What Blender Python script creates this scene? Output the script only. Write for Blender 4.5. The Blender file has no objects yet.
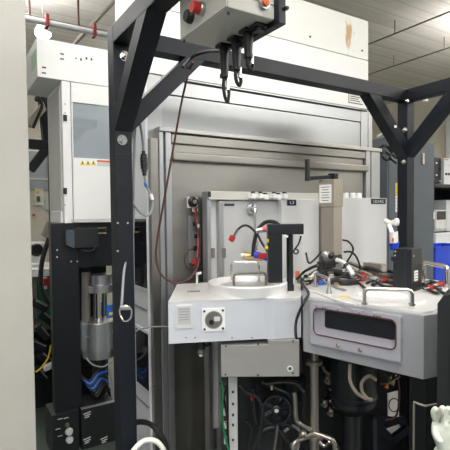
import bpy, bmesh, math, random
from mathutils import Vector, Matrix
random.seed(7)
SC = bpy.context.scene
COL = SC.collection
V = Vector
PI = math.pi

# ------------------------------------------------------------------ camera
TH, PITCH, F, CY = math.radians(32.2), math.radians(2.0), 450.0, 228.7
CAM = V((0, 0, 1.55))
FW = V((math.sin(TH)*math.cos(PITCH), math.cos(TH)*math.cos(PITCH), -math.sin(PITCH)))
UP = V((math.sin(TH)*math.sin(PITCH), math.cos(TH)*math.sin(PITCH), math.cos(PITCH)))
RT = V((math.cos(TH), -math.sin(TH), 0))
ROLL = math.radians(.6)
RT, UP = RT*math.cos(ROLL)-UP*math.sin(ROLL), UP*math.cos(ROLL)+RT*math.sin(ROLL)
cd = bpy.data.cameras.new('camera'); co = bpy.data.objects.new('camera', cd); COL.objects.link(co)
co.matrix_world = Matrix.Translation(CAM) @ Matrix((RT, UP, -FW)).transposed().to_4x4()
cd.sensor_width = 36; cd.lens = 36*F/450; cd.shift_y = (CY-225)/450; cd.clip_start = .02
SC.camera = co

def ray(px, py): return FW + RT*((px-225)/F) + UP*(-(py-CY)/F)
def atY(px, py, y): d = ray(px, py); return CAM + d*((y-CAM.y)/d.y)
def atX(px, py, x): d = ray(px, py); return CAM + d*((x-CAM.x)/d.x)
def atZ(px, py, z): d = ray(px, py); return CAM + d*((z-CAM.z)/d.z)
def atD(px, py, t): return CAM + ray(px, py)*t
def atP(px, py, p, n): d = ray(px, py); return CAM + d*((p-CAM).dot(n)/d.dot(n))
def cw(r, f, z=0): return V((math.cos(TH)*r+math.sin(TH)*f, -math.sin(TH)*r+math.cos(TH)*f, z))   # right / ahead of the camera foot
def xy(p, z): return V((p.x, p.y, z))

# ------------------------------------------------------------------ materials
def mat(name, col, rough=.5, metal=0., var=.06, scale=8, bump=0., stretch=None, spec=.5, coat=0., alpha=None, trans=0.):
    m = bpy.data.materials.new(name); m.use_nodes = True
    nt = m.node_tree; b = nt.nodes['Principled BSDF']
    b.inputs['Roughness'].default_value = rough; b.inputs['Metallic'].default_value = metal
    b.inputs['Specular IOR Level'].default_value = spec
    b.inputs['Coat Weight'].default_value = coat
    b.inputs['Transmission Weight'].default_value = trans
    tc = nt.nodes.new('ShaderNodeTexCoord'); mp = nt.nodes.new('ShaderNodeMapping'); nz = nt.nodes.new('ShaderNodeTexNoise')
    nt.links.new(tc.outputs['Object'], mp.inputs[0]); nt.links.new(mp.outputs[0], nz.inputs['Vector'])
    if stretch: mp.inputs['Scale'].default_value = stretch
    nz.inputs['Scale'].default_value = scale; nz.inputs['Detail'].default_value = 4
    mx = nt.nodes.new('ShaderNodeMix'); mx.data_type = 'RGBA'
    lo = [c*(1-var*2) for c in col]; hi = [min(1, c*(1+var)) for c in col]
    mx.inputs[6].default_value = (*lo, 1); mx.inputs[7].default_value = (*hi, 1)
    nt.links.new(nz.outputs[0], mx.inputs[0]); nt.links.new(mx.outputs[2], b.inputs['Base Color'])
    rr = nt.nodes.new('ShaderNodeMapRange'); rr.inputs[3].default_value = max(0, rough-.08); rr.inputs[4].default_value = min(1, rough+.08)
    nt.links.new(nz.outputs[0], rr.inputs[0]); nt.links.new(rr.outputs[0], b.inputs['Roughness'])
    if bump:
        bp = nt.nodes.new('ShaderNodeBump'); bp.inputs['Strength'].default_value = bump; bp.inputs['Distance'].default_value = .01
        nt.links.new(nz.outputs[0], bp.inputs['Height']); nt.links.new(bp.outputs[0], b.inputs['Normal'])
    return m
M = {}
M['frame'] = mat('slate_paint', (.0075, .010, .016), .42, var=.12, spec=.35)
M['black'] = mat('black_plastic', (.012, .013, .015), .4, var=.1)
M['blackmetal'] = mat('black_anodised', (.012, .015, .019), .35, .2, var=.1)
M['rubber'] = mat('black_rubber', (.012, .012, .013), .5, var=.1)
M['white'] = mat('white_enamel', (.82, .83, .82), .38, var=.02)
M['pale'] = mat('pale_grey_enamel', (.60, .62, .64), .4, var=.03)
M['cover'] = mat('light_grey_cover', (.62, .63, .635), .45, var=.03)
M['darkcover'] = mat('mid_grey_panel', (.52, .53, .54), .4, .15, var=.05)
M['platform'] = mat('cool_white_casing', (.62, .65, .71), .35, .15, var=.02)
M['platform_top'] = mat('machined_top', (.70, .70, .70), .4, .3, var=.04)
M['steel'] = mat('brushed_steel', (.40, .415, .425), .38, 1., var=.05, scale=2, stretch=(.6, 1, 7))
M['steel_dull'] = mat('brushed_steel_dull', (.33, .32, .295), .38, 1., var=.10, scale=2, stretch=(1, 1, 5))
M['dull_pipe'] = mat('dull_stainless', (.40, .37, .33), .32, .9, var=.08)
M['steel_light'] = mat('edge_steel', (.48, .47, .45), .4, 1., var=.05)
M['chamber'] = mat('anodised_grey', (.40, .41, .44), .38, .25, var=.03)
M['bezel'] = mat('violet_grey_clear', (.40, .395, .45), .25, var=.03, coat=.4)
M['alu'] = mat('aluminium', (.45, .46, .47), .36, .85, var=.04, scale=6)
M['alu_bright'] = mat('turned_aluminium', (.86, .86, .86), .38, .5, var=.02, scale=4)
M['chrome'] = mat('polished_steel', (.75, .72, .68), .16, 1., var=.05)
M['taupe'] = mat('warm_grey_steel', (.43, .395, .345), .4, .6, var=.05)
M['taupe_dark'] = mat('warm_grey_steel_dark', (.24, .22, .195), .42, .6, var=.08)
M['greybox'] = mat('warm_grey_sheet', (.36, .355, .34), .42, .35, var=.03)
M['darkred'] = mat('dark_red_paint', (.26, .025, .03), .5)
M['red'] = mat('red_plastic', (.48, .025, .022), .4, var=.05)
M['orange'] = mat('orange_plastic', (.75, .16, .05), .4, var=.05)
M['blue'] = mat('blue_plastic', (.012, .06, .62), .4, var=.06)
M['labelblue'] = mat('blue_label', (.02, .13, .55), .4)
M['yellow'] = mat('yellow_plastic', (.80, .58, .02), .4, var=.05)
M['green'] = mat('green_wire', (.015, .17, .06), .4, var=.08)
M['pcb'] = mat('green_board', (.02, .16, .07), .5, var=.2, scale=60)
M['navy'] = mat('navy_label', (.008, .012, .03), .35)
M['paper'] = mat('paper', (.78, .77, .74), .7, var=.03)
M['ink'] = mat('ink', (.03, .03, .035), .6)
M['ink_white'] = mat('white_ink', (.75, .76, .8), .6)
M['cream'] = mat('cream_paint', (.66, .62, .52), .6, var=.03)
M['panelbox'] = mat('putty_enamel', (.60, .59, .55), .38, var=.02)
M['concrete'] = mat('painted_pillar', (.40, .39, .36), .75, var=.05, scale=5, bump=.15)
M['cabinet'] = mat('slate_blue_cabinet', (.085, .105, .125), .42, var=.04)
M['wine'] = mat('dark_red_cable', (.09, .03, .028), .45, var=.1)
M['greycable'] = mat('grey_cable', (.25, .26, .28), .45, var=.08)
M['whitecable'] = mat('white_cable', (.75, .74, .70), .45, var=.05)
M['glove'] = mat('pale_green_rubber', (.66, .72, .64), .55, var=.08, scale=20, bump=.3)
M['brown'] = mat('brown_strip', (.17, .13, .10), .45, .3, var=.1)
M['brass'] = mat('brass', (.60, .45, .22), .3, 1., var=.06)
M['tan'] = mat('tan_hose', (.42, .36, .28), .5, var=.1)
M['floor'] = mat('grey_green_epoxy', (.065, .08, .07), .3, var=.1, scale=2)
M['pinkwire'] = mat('red_wire', (.62, .12, .12), .4)
M['darkglass'] = mat('smoked_glass', (.012, .013, .018), .08, var=.02, spec=.6)
M['greenlabel'] = mat('pale_green_label', (.42, .62, .40), .6)
M['bin_clear'] = mat('clear_plastic', (.70, .73, .75), .25, var=.03)
def window_mat():
    m = mat('door_glass', (.30, .34, .37), .06, var=.02, spec=1.0, coat=.6); return m
M['doorglass'] = window_mat()
def lamp_mat():
    m = bpy.data.materials.new('lamp_diffuser'); m.use_nodes = True; nt = m.node_tree; b = nt.nodes['Principled BSDF']
    b.inputs['Emission Color'].default_value = (1, .98, .94, 1); b.inputs['Emission Strength'].default_value = 11
    b.inputs['Base Color'].default_value = (.9, .9, .9, 1); return m
M['lamp'] = lamp_mat()
def hood_mat(center):
    m = mat('stained_white_enamel', (.80, .80, .77), .4, var=.02); nt = m.node_tree; b = nt.nodes['Principled BSDF']
    src = b.inputs['Base Color'].links[0].from_socket
    tc = nt.nodes.new('ShaderNodeTexCoord'); mp = nt.nodes.new('ShaderNodeMapping'); mp.vector_type = 'POINT'
    mp.inputs['Location'].default_value = (-center.x/.055, 0, -center.z/.14); mp.inputs['Scale'].default_value = (1/.055, 0, 1/.14)
    nt.links.new(tc.outputs['Object'], mp.inputs[0])
    ln = nt.nodes.new('ShaderNodeVectorMath'); ln.operation = 'LENGTH'; nt.links.new(mp.outputs[0], ln.inputs[0])
    nz = nt.nodes.new('ShaderNodeTexNoise'); nz.inputs['Scale'].default_value = 16
    mp2 = nt.nodes.new('ShaderNodeMapping'); mp2.inputs['Scale'].default_value = (1.6, 1, .6)
    nt.links.new(tc.outputs['Object'], mp2.inputs[0]); nt.links.new(mp2.outputs[0], nz.inputs['Vector'])
    a = nt.nodes.new('ShaderNodeMath'); a.operation = 'SUBTRACT'; a.inputs[0].default_value = 1.1; nt.links.new(ln.outputs['Value'], a.inputs[1])
    n2 = nt.nodes.new('ShaderNodeMath'); n2.operation = 'MULTIPLY_ADD'; n2.inputs[1].default_value = 3; n2.inputs[2].default_value = -1.5; nt.links.new(nz.outputs[0], n2.inputs[0])
    s = nt.nodes.new('ShaderNodeMath'); s.operation = 'ADD'; nt.links.new(a.outputs[0], s.inputs[0]); nt.links.new(n2.outputs[0], s.inputs[1])
    r = nt.nodes.new('ShaderNodeMapRange'); r.inputs[1].default_value = .25; r.inputs[2].default_value = .7; nt.links.new(s.outputs[0], r.inputs[0])
    r.inputs[4].default_value = .9
    mx = nt.nodes.new('ShaderNodeMix'); mx.data_type = 'RGBA'; mx.inputs[7].default_value = (.50, .30, .10, 1)
    nt.links.new(r.outputs[0], mx.inputs[0]); nt.links.new(src, mx.inputs[6]); nt.links.new(mx.outputs[2], b.inputs['Base Color'])
    return m
def ceil_mat():
    m = mat('ceiling_boards', (.70, .655, .59), .8, var=.16, scale=2.2, stretch=(.10, 3.4, 1)); nt = m.node_tree; b = nt.nodes['Principled BSDF']
    src = b.inputs['Base Color'].links[0].from_socket
    tc = nt.nodes.new('ShaderNodeTexCoord'); w = nt.nodes.new('ShaderNodeTexWave'); w.bands_direction = 'Y'; w.inputs['Scale'].default_value = .8
    nt.links.new(tc.outputs['Object'], w.inputs['Vector'])
    r = nt.nodes.new('ShaderNodeMapRange'); r.inputs[1].default_value = 0; r.inputs[2].default_value = .06; r.inputs[3].default_value = .82; nt.links.new(w.outputs['Fac'], r.inputs[0])
    mx = nt.nodes.new('ShaderNodeMix'); mx.data_type = 'RGBA'; mx.blend_type = 'MULTIPLY'; mx.inputs[0].default_value = 1
    cb = nt.nodes.new('ShaderNodeCombineColor')
    for i in range(3): nt.links.new(r.outputs[0], cb.inputs[i])
    nt.links.new(src, mx.inputs[6]); nt.links.new(cb.outputs[0], mx.inputs[7]); nt.links.new(mx.outputs[2], b.inputs['Base Color'])
    return m
M['ceiling'] = ceil_mat()

# ------------------------------------------------------------------ mesh builder
class MB:
    def __init__(s): s.bm = bmesh.new()
    def _bev(s, geom, bev, seg=2):
        if bev > 0:
            es = list({e for v in geom for e in v.link_edges})
            bmesh.ops.bevel(s.bm, geom=es, offset=bev, segments=seg, affect='EDGES', profile=.5)
    def box(s, lo, hi, bev=.003):
        lo, hi = V(lo), V(hi); a = V([min(lo[i], hi[i]) for i in range(3)]); b = V([max(lo[i], hi[i]) for i in range(3)])
        g = bmesh.ops.create_cube(s.bm, size=1)['verts']
        for v in g: v.co = V([(a[i]+b[i])/2+v.co[i]*(b[i]-a[i]) for i in range(3)])
        s._bev(g, min(bev, min(b-a)*.3)); return s
    def obox(s, c, size, yaw=0, bev=.003, rot=None):
        R = rot if rot is not None else Matrix.Rotation(yaw, 3, 'Z')
        g = bmesh.ops.create_cube(s.bm, size=1)['verts']
        for v in g: v.co = V(c) + R @ V([v.co[i]*size[i] for i in range(3)])
        s._bev(g, min(bev, min(size)*.3)); return s
    def bar(s, a, b, w, h, up=(0, 0, 1), bev=.003):
        a, b = V(a), V(b); d = (b-a).normalized(); x = d.cross(V(up)).normalized(); u = x.cross(d)
        R = Matrix((x, d, u)).transposed()
        return s.obox((a+b)/2, (w, (b-a).length, h), rot=R, bev=bev)
    def cyl(s, a, b, r, n=20, r2=None, bev=0):
        a, b = V(a), V(b); d = b-a
        R = d.to_track_quat('Z', 'Y').to_matrix()
        g = bmesh.ops.create_cone(s.bm, cap_ends=True, segments=n, radius1=r, radius2=r if r2 is None else r2, depth=d.length)['verts']
        for v in g: v.co = (a+b)/2 + R @ v.co
        if bev:
            es = [e for e in {e for v in g for e in v.link_edges} if any(len(f.verts) > 4 for f in e.link_faces)]
            bmesh.ops.bevel(s.bm, geom=es, offset=bev, segments=2, affect='EDGES', profile=.5)
        return s
    def lathe(s, c, prof, axis=(0, 0, 1), n=32):
        R = V(axis).to_track_quat('Z', 'Y').to_matrix(); rings = []
        for r, z in prof:
            rings.append([s.bm.verts.new(V(c)+R @ V((r*math.cos(2*PI*k/n), r*math.sin(2*PI*k/n), z))) for k in range(n)])
        for i in range(len(rings)-1):
            for k in range(n):
                s.bm.faces.new((rings[i][k], rings[i][(k+1) % n], rings[i+1][(k+1) % n], rings[i+1][k]))
        s.bm.faces.new(rings[0][::-1]); s.bm.faces.new(rings[-1]); return s
    def sph(s, c, r, sc=(1, 1, 1), n=16):
        g = bmesh.ops.create_uvsphere(s.bm, u_segments=n, v_segments=n//2+2, radius=r)['verts']
        for v in g: v.co = V(c)+V([v.co[i]*sc[i] for i in range(3)])
        return s
    def prism(s, poly, z0, z1, bev=.004):
        a = [s.bm.verts.new(xy(V(p), z0)) for p in poly]; b = [s.bm.verts.new(xy(V(p), z1)) for p in poly]; n = len(poly)
        s.bm.faces.new(a[::-1]); s.bm.faces.new(b)
        for i in range(n): s.bm.faces.new((a[i], a[(i+1) % n], b[(i+1) % n], b[i]))
        s._bev(a+b, bev); return s
    def extr(s, poly, off):             # planar polygon (3D points) extruded by a vector
        off = V(off); a = [s.bm.verts.new(V(p)) for p in poly]; b = [s.bm.verts.new(V(p)+off) for p in poly]; n = len(poly)
        s.bm.faces.new(a[::-1]); s.bm.faces.new(b)
        for i in range(n): s.bm.faces.new((a[i], a[(i+1) % n], b[(i+1) % n], b[i]))
        return s
    def tube(s, pts, r, n=10, smooth=True, closed=False, sub=7, ribs=0):
        pts = [V(p) for p in pts]
        if smooth and len(pts) > 2:
            P = ([pts[-1]]+pts+pts[:2]) if closed else ([pts[0]*2-pts[1]]+pts+[pts[-1]*2-pts[-2]]); out = []
            for i in range(1, len(P)-2):
                p0, p1, p2, p3 = P[i-1:i+3]
                for k in range(sub):
                    t = k/sub
                    out.append(.5*((2*p1)+(p2-p0)*t+(2*p0-5*p1+4*p2-p3)*t*t+(3*p1-p0-3*p2+p3)*t**3))
            if not closed: out.append(P[-2])
            pts = out
        N = len(pts); rings = []; x = None
        for i, p in enumerate(pts):
            a = pts[(i-1) % N] if closed or i > 0 else p; b = pts[(i+1) % N] if closed or i < N-1 else p
            d = (b-a).normalized()
            if x is None: x = d.orthogonal().normalized()
            x = (x - d*x.dot(d)).normalized(); y = d.cross(x)
            rr = r*(1+.18*(i % 2)) if ribs else r
            rings.append([s.bm.verts.new(p+(x*math.cos(2*PI*k/n)+y*math.sin(2*PI*k/n))*rr) for k in range(n)])
        for i in range(N if closed else N-1):
            A, B = rings[i], rings[(i+1) % N]
            for k in range(n): s.bm.faces.new((A[k], A[(k+1) % n], B[(k+1) % n], B[k]))
        if not closed: s.bm.faces.new(rings[0][::-1]); s.bm.faces.new(rings[-1])
        return s
    def build(s, name, m, parent=None, root=None, smooth=True, loc=None):
        bm = s.bm; bmesh.ops.recalc_face_normals(bm, faces=bm.faces)
        if parent is not None:
            r = root if root is not None else parent; off = r.location.copy(); loc = V((0, 0, 0))
        else:
            vs = [v.co for v in bm.verts]
            if loc is None: loc = V(((min(v.x for v in vs)+max(v.x for v in vs))/2, (min(v.y for v in vs)+max(v.y for v in vs))/2, min(v.z for v in vs)))
            off = loc
        for v in bm.verts: v.co -= off
        me = bpy.data.meshes.new(name); bm.to_mesh(me); bm.free()
        mats = m if isinstance(m, (list, tuple)) else [m]
        for q in mats: me.materials.append(M[q] if isinstance(q, str) else q)
        o = bpy.data.objects.new(name, me); COL.objects.link(o); o.location = loc
        if parent is not None: o.parent = parent
        if smooth:
            for p in me.polygons: p.use_smooth = True
            for e in me.edges: pass
            try: me.set_sharp_from_angle(angle=math.radians(35))
            except Exception: pass
            wn = o.modifiers.new('weighted_normals', 'WEIGHTED_NORMAL'); wn.keep_sharp = True; wn.weight = 100
        return o
def B(): return MB()
def tag(o, label, cat, group=None):
    o['label'] = label; o['category'] = cat
    if group: o['group'] = group
    return o
def thing(name, label, cat, loc, group=None):
    o = bpy.data.objects.new(name, None); COL.objects.link(o); o.location = V(loc); o.empty_display_size = .05
    return tag(o, label, cat, group)
def struct(o): o['kind'] = 'structure'; return o
def kids(o): return [c for c in bpy.data.objects if c.parent == o]
def dup(root, loc, label=None, rotz=None):
    r = root.copy(); COL.objects.link(r); r.location = V(loc)
    if rotz is not None: r.rotation_euler.z = rotz
    if label: r['label'] = label
    for ch in kids(root):
        c = ch.copy(); COL.objects.link(c); c.parent = r
        for g in kids(ch):
            d = g.copy(); COL.objects.link(d); d.parent = c
    return r
def text(s, center, height, xdir, m, name, parent, root, width=None, off=.0012):
    cu = bpy.data.curves.new('lettering', 'FONT'); cu.body = s; cu.align_x = 'CENTER'; cu.align_y = 'CENTER'; cu.size = 1; cu.extrude = .0
    t = bpy.data.objects.new('lettering', cu); COL.objects.link(t)
    bpy.context.view_layer.update()
    me = bpy.data.meshes.new_from_object(t.evaluated_get(bpy.context.evaluated_depsgraph_get()))
    bpy.data.objects.remove(t); bpy.data.curves.remove(cu)
    xs = [v.co.x for v in me.vertices]; ys = [v.co.y for v in me.vertices]
    sy = height/(max(ys)-min(ys)); sx = (width/(max(xs)-min(xs))) if width else sy
    cx, cyy = (max(xs)+min(xs))/2, (max(ys)+min(ys))/2
    xd = V(xdir).normalized(); up = V((0, 0, 1)); nrm = xd.cross(up)
    for v in me.vertices: v.co = V(center)-root.location + xd*((v.co.x-cx)*sx) + up*((v.co.y-cyy)*sy) + nrm*off
    me.materials.clear(); me.materials.append(M[m])
    o = bpy.data.objects.new(name, me); COL.objects.link(o); o.parent = parent
    return o
def rrect(c, xd, up, w, h, r, n=6):
    out = []
    for (sx, sy, a0) in ((1, 1, 0), (-1, 1, PI/2), (-1, -1, PI), (1, -1, 3*PI/2)):
        for k in range(n+1):
            a = a0+PI/2*k/n
            out.append(V(c)+xd*(sx*(w/2-r)+r*math.cos(a))+up*(sy*(h/2-r)+r*math.sin(a)))
    return out

# ================================================================== SETTING
CZ = 5.2
struct(B().box((-8, -8, -.1), (13, 14, 0), 0).build('floor', 'floor'))
struct(B().box((-8, -8, CZ), (13.2, 14.2, CZ+.15), 0).build('ceiling', 'ceiling', loc=V((0, 0, CZ))))
struct(B().box((-8, 14, 0), (13.2, 14.2, CZ), 0).build('wall_back', 'cream'))
struct(B().box((13, -8, 0), (13.2, 14, CZ), 0).build('wall_right', 'cream'))
pr = atY(30.5, 213, 2.2).x
struct(B().box((pr-.9, 2.2, 0), (pr, 2.75, CZ), .004).build('pillar', 'concrete'))
# wall columns of the far wall
for i, y in enumerate((4.2, 7.6)):
    struct(B().box((12.8, y, 0), (13, y+.3, CZ), .01).build('trim_%d' % (i+1), 'pale'))

# ceiling lamps: long strips
lamp = thing('ceiling_lamp', 'lit strip lamp under the ceiling above the machines', 'lamp', (0, 0, CZ), 'strip lamps under the ceiling')
B().box((-.13, -.75, CZ-.86), (.13, .75, CZ-.80), .01).build('housing', 'white', lamp)
B().box((-.11, -.73, CZ-.875), (.11, .73, CZ-.855), .004).build('diffuser', 'lamp', lamp)
for s in (-.5, .5): B().cyl((0, s, CZ-.81), (0, s, CZ), .006, 8).build('hanger', 'alu', lamp)
lspots = [(x, y) for x in (-4.5, -1.2, 5.6, 8.4) for y in (-6.4, -3.4)] + [(.12, .8), (10.6, .4), (9.4, 3.4), (5.6, 11.2), (.3, 6.6)]  # last five spots added out of view to brighten ceiling and left cabinet
for i, (x, y) in enumerate(lspots):
    o = lamp if i == 0 else dup(lamp, (x, y, CZ))
    o.location = (x, y, CZ)
    L = bpy.data.lights.new('lamp_light', 'AREA'); L.shape = 'RECTANGLE'; L.size = 1.4; L.size_y = 2.4; L.energy = 60; L.color = (1, .995, .985)
    lo = bpy.data.objects.new('lamp_light', L); COL.objects.link(lo); lo.location = (x, y, CZ-.90)
    L2 = L.copy(); L2.energy = 160; L2.size = 2.6; L2.size_y = 3.2; lo = bpy.data.objects.new('ceiling_fill', L2); COL.objects.link(lo); lo.location = (x, y, CZ-.74); lo.rotation_euler = (PI, 0, 0)  # second light is an added upward fill that only brightens the ceiling
# the glaring lamp just over the far cabinet at the left
q = atD(43, 33, 6.5)
hl = thing('high_bay_lamp', 'glaring round lamp shining over the left white cabinet', 'lamp', q)
B().lathe(q, [(.04, .2), (.06, .14), (.12, .03), (.12, 0)], n=28).build('shade', 'alu', hl)
lb = B().sph(q+V((0, 0, -.02)), .11, (1, 1, .5)).build('bulb', None or 'lamp', hl)
B().cyl(q+V((0, 0, .2)), V((q.x, q.y, CZ)), .008, 8).build('hanger', 'alu', hl)

# sprinkler pipes along the ceiling (run along Y)
def pipe_y(px, py, z, y0, y1, r, label):
    p = atZ(px, py, z); t = thing('sprinkler_pipe', label, 'pipe', (p.x, (y0+y1)/2, z), 'thin sprinkler pipes at the ceiling')
    B().cyl((p.x, y0, z), (p.x, y1, z), r, 10).build('tube', 'taupe_dark', t)
    k = y0+.4
    while k < y1:
        B().cyl((p.x, k, z), (p.x, k, z+.3), .012, 8).build('dropper', 'taupe_dark', t); k += 1.25
    return t
pipe_y(409, 28, CZ-.25, -6, 13.9, .015, 'upper thin sprinkler pipe below the ceiling at the right')
pipe_y(409, 61, CZ-.25, -6, 13.9, .015, 'lower thin sprinkler pipe above the far corner post')
# main white pipe at the left, along X, with red clamps
a, b = atY(29, 19, 6.0), atY(112, 36, 6.0)
z = a.z
mp = thing('main_pipe', 'long pale pipe with red clamps hung above the left cabinet', 'pipe', (a.x, 6.0, z))
B().cyl((a.x-2, 6.0, z), (9, 6.0, z), .036, 16).build('tube', 'pale', mp)
B().cyl((a.x-2, 6.05, z+.06), (9, 6.05, z+.06), .022, 12).build('conduit', 'taupe_dark', mp)
for px in (47, 94):
    x = atY(px, 25, 6.0).x
    B().box((x-.022, 5.95, z-.06), (x+.022, 6.08, z+.10), .01).build('clamp', 'darkred', mp)
    B().cyl((x-.2, 6.0, z), (x-.2, 6.0, CZ), .014, 8).build('hanger', 'wine', mp)
a = atY(70, 50, 7.0); b2 = atY(108, 2, 7.0)
tag(B().tube([atY(60, 62, 7.0), atY(76, 42, 7.0), atY(108, 8, 7.0), atY(118, -2, 7.0)], .03, 8, False).build('slanting_pipe', 'taupe_dark'), 'thin slanting conduit beyond the pipe with red clamps', 'conduit')

# ================================================================== BLACK GANTRY FRAME
W = .08
P1 = V((.661, 1.96, 0)); P2x = 2.72; TOP = 2.385
g = thing('gantry_frame', 'slate black square tube frame standing around the machine platforms', 'frame', (P1.x, P1.y, 0))
def post(x, y): return B().box((x, y, 0), (x+W, y+W, TOP), .004).build('post', 'frame', g)
post(P1.x, P1.y); post(P2x, P1.y)
B().box((P1.x+W, P1.y, TOP-W), (P2x, P1.y+W, TOP), .004).build('beam', 'frame', g)
B().box((P1.x, -.6, TOP-W), (P1.x+W, P1.y, TOP), .004).build('beam', 'frame', g)
B().box((P2x, -.6, TOP-W), (P2x+W, P1.y, TOP), .004).build('beam', 'frame', g)
post(P1.x, -.68); post(P2x, -.68)
def brace(pts, w=W, ext=(0, 0, 0)):  # parallelogram in a vertical plane extruded by ext
    return B().extr(pts, ext).build('brace', 'frame', g, smooth=False)
d, t = .385, .105
zt = TOP-W
yb = P1.y
for x in (P1.x, P2x):
    brace([(x, yb, zt-d), (x, yb, zt-d+t), (x, yb-d+t, zt), (x, yb-d, zt)], ext=(W, 0, 0))
xa = P1.x+W
brace([(xa, yb, zt-d), (xa, yb, zt-d+t), (xa+d-t, yb, zt), (xa+d, yb, zt)], ext=(0, W, 0))
brace([(P2x, yb, zt-d), (P2x, yb, zt-d+t), (P2x-d+t, yb, zt), (P2x-d, yb, zt)], ext=(0, W, 0))
def bolt(p, n, r=.016):
    n = V(n); m_ = B(); m_.cyl(p, V(p)+n*.004, r*1.45, 20); m_.cyl(V(p)+n*.004, V(p)+n*.016, r, 6); m_.cyl(V(p)+n*.016, V(p)+n*.026, r*.5, 10)
    return m_.build('bolt', 'chrome', g)
bolt(atY(122, 140, P1.y), (0, -1, 0))
bolt(V((P1.x+.05, P1.y, TOP-.13)), (0, -1, 0))
bolt(atX(407, 101, P2x), (-1, 0, 0), .012); 
for py in (162, 130): bolt(atX(405 if py == 130 else 404, py, P2x), (-1, 0, 0), .012)
for (px, py) in ((117.5, 223), (127.5, 223), (117.5, 251)): B().cyl(atY(px, py, P1.y), atY(px, py, P1.y)+V((0, -.004, 0)), .005, 10).build('screw', 'chrome', g)
B().box((P1.x-.002, P1.y-.003, atY(120, 153.5, P1.y).z-.003), (P1.x+W+.001, P1.y-.0005, atY(120, 153.5, P1.y).z), 0).build('joint_line', 'black', g)

# ================================================================== CONTROL BOX on the gantry
cb = thing('control_box', 'putty grey switch box with red and black push buttons under the black frame', 'switch box', (.84, 1.31, 2.17))
X0 = .745; Y0, Y1 = 1.155, 1.47; ZB = 2.168; X1 = .925
B().box((X0, Y0, ZB), (X1, Y1, ZB+.30), .006).build('body', 'panelbox', cb)
B().box((X0-.003, Y0+.004, ZB+.004), (X0, Y1-.004, ZB+.30), .001).build('cover_plate', 'panelbox', cb)
m_ = B(); m_.box((X1, Y0-.02, ZB-.015), (X1+.03, Y1-.06, ZB+.36), .003)
mp_ = m_.build('mounting_plate', 'frame', cb)
B().box((X1+.022, Y0-.032, ZB+.03), (X1+.034, Y0-.018, ZB+.04), .002).build('plate_screw', 'black', mp_, cb)
def pbut(px, py, r, m, ring, h, nm):
    c = atX(px, py, X0-.003); n = V((-1, 0, 0))
    o = B().lathe(c, [(r*1.0, 0), (r*1.0, .012), (r*.86, .016)], n).build(nm, ring, cb)
    B().lathe(c+n*.012, [(r*.86, 0), (r*.86, h*.8), (r*.78, h), (.001, h)], n).build('cap', m, o, cb)
pbut(191.5, 17, .023, 'black', 'black', .012, 'black_button')
pbut(203, 9.5, .022, 'red', 'alu', .030, 'red_button')
for (px, py) in ((184.5, 41), (229, 13)):
    c = atX(px, py, X0-.003); B().cyl(c, c+V((-.004, 0, 0)), .006, 10).build('screw', 'black', cb)
c = atY(263, 4, Y0)
o = B().lathe(c, [(.019, 0), (.019, .012)], (0, -1, 0)).build('indicator_ring', 'alu', cb); B().lathe(c+V((0, -.012, 0)), [(.013, 0), (.012, .008), (.001, .011)], (0, -1, 0)).build('indicator_lens', 'orange', o, cb)
B().box(atY(253, 14, Y0)+V((0, -.002, 0)), atY(274, 21, Y0)+V((0, -.0005, .0)), 0)
B().box((atY(251, 13, Y0).x, Y0-.0015, ZB+.045), (X1-.003, Y0+.001, ZB+.0465), 0).build('seam', 'ink', cb)
# sockets and plugs under the box
for k in range(4):
    c = atZ(*((224, 45), (236, 37.5), (248, 30), (259, 25))[k], ZB)
    s_ = B().box(c+V((-.026, -.022, -.012)), c+V((.026, .022, 0)), .003).build('socket', 'black', cb)
    B().cyl(c+V((0, 0, -.012)), c+V((0, 0, -.022)), .017, 16).build('socket_ring', 'blackmetal', s_, cb)
    if k == 3: continue
    pl = B(); hh = (.085, .080, .060)[k]
    pl.cyl(c+V((0, 0, -.022)), c+V((0, 0, -.022-hh)), .017, 16, .013, .002); pl.cyl(c+V((0, 0, -.022-hh)), c+V((0, 0, -.034-hh)), .017, 12)
    t = thing('cable_plug', ['black plug with the longest looped tail under the switch box', 'middle black plug hanging under the switch box', 'shortest black plug hanging under the switch box'][k], 'plug', c+V((0, 0, -.022)), 'plugs under the switch box')
    pl.build('plug_body', 'black', t)
    e = c+V((0, 0, -.034-hh)); r_ = (1, .6, .45)[k]
    B().tube([e+V((0, 0, .01)), e+V((-.004, 0, -.03*r_)), e+V((.002, 0, -.07*r_)), e+V((.014, .0, -.085*r_)), e+V((.022, .004, -.05*r_)), e+V((.018, .01, 0)), e+V((.022, .016, .04)), c+V((.03, .02, -.012))], .0065, 8).build('cable_loop', 'rubber', t)
    B().cyl(e+V((.010, -.006, -.045*r_)), e+V((.012, -.004, .01)), .007, 10).build('clip', 'chrome', t)

# ================================================================== MAIN MACHINE
YF, YL = 2.56, 2.50
XL = 1.046; XR = 3.09
vm = thing('vacuum_machine', 'large brushed steel process machine with white hood and aluminium corner posts', 'machine', ((XL+XR)/2, 2.8, 0))
ZS, ZT, ZW = 2.80, 3.125, 2.40; XH = atY(368.5, 40, YF).x
sc_ = atY(349, 36, YF)
hm = hood_mat(sc_-vm.location)
B().box((XL, YF, ZS+.003), (XH, 3.05, ZT), .006).build('hood', hm, vm)
lower = B().box((XL, YF, ZW), (XH, 3.05, ZS), .006).build('hood_skirt', 'white', vm)
for px in (172, 237, 310, 362): 
    z = 2.87; x = atY(px, 40, YF).x; B().cyl((x, YF, z), (x, YF-.004, z), .008, 10).build('screw', 'ink', vm)
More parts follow.
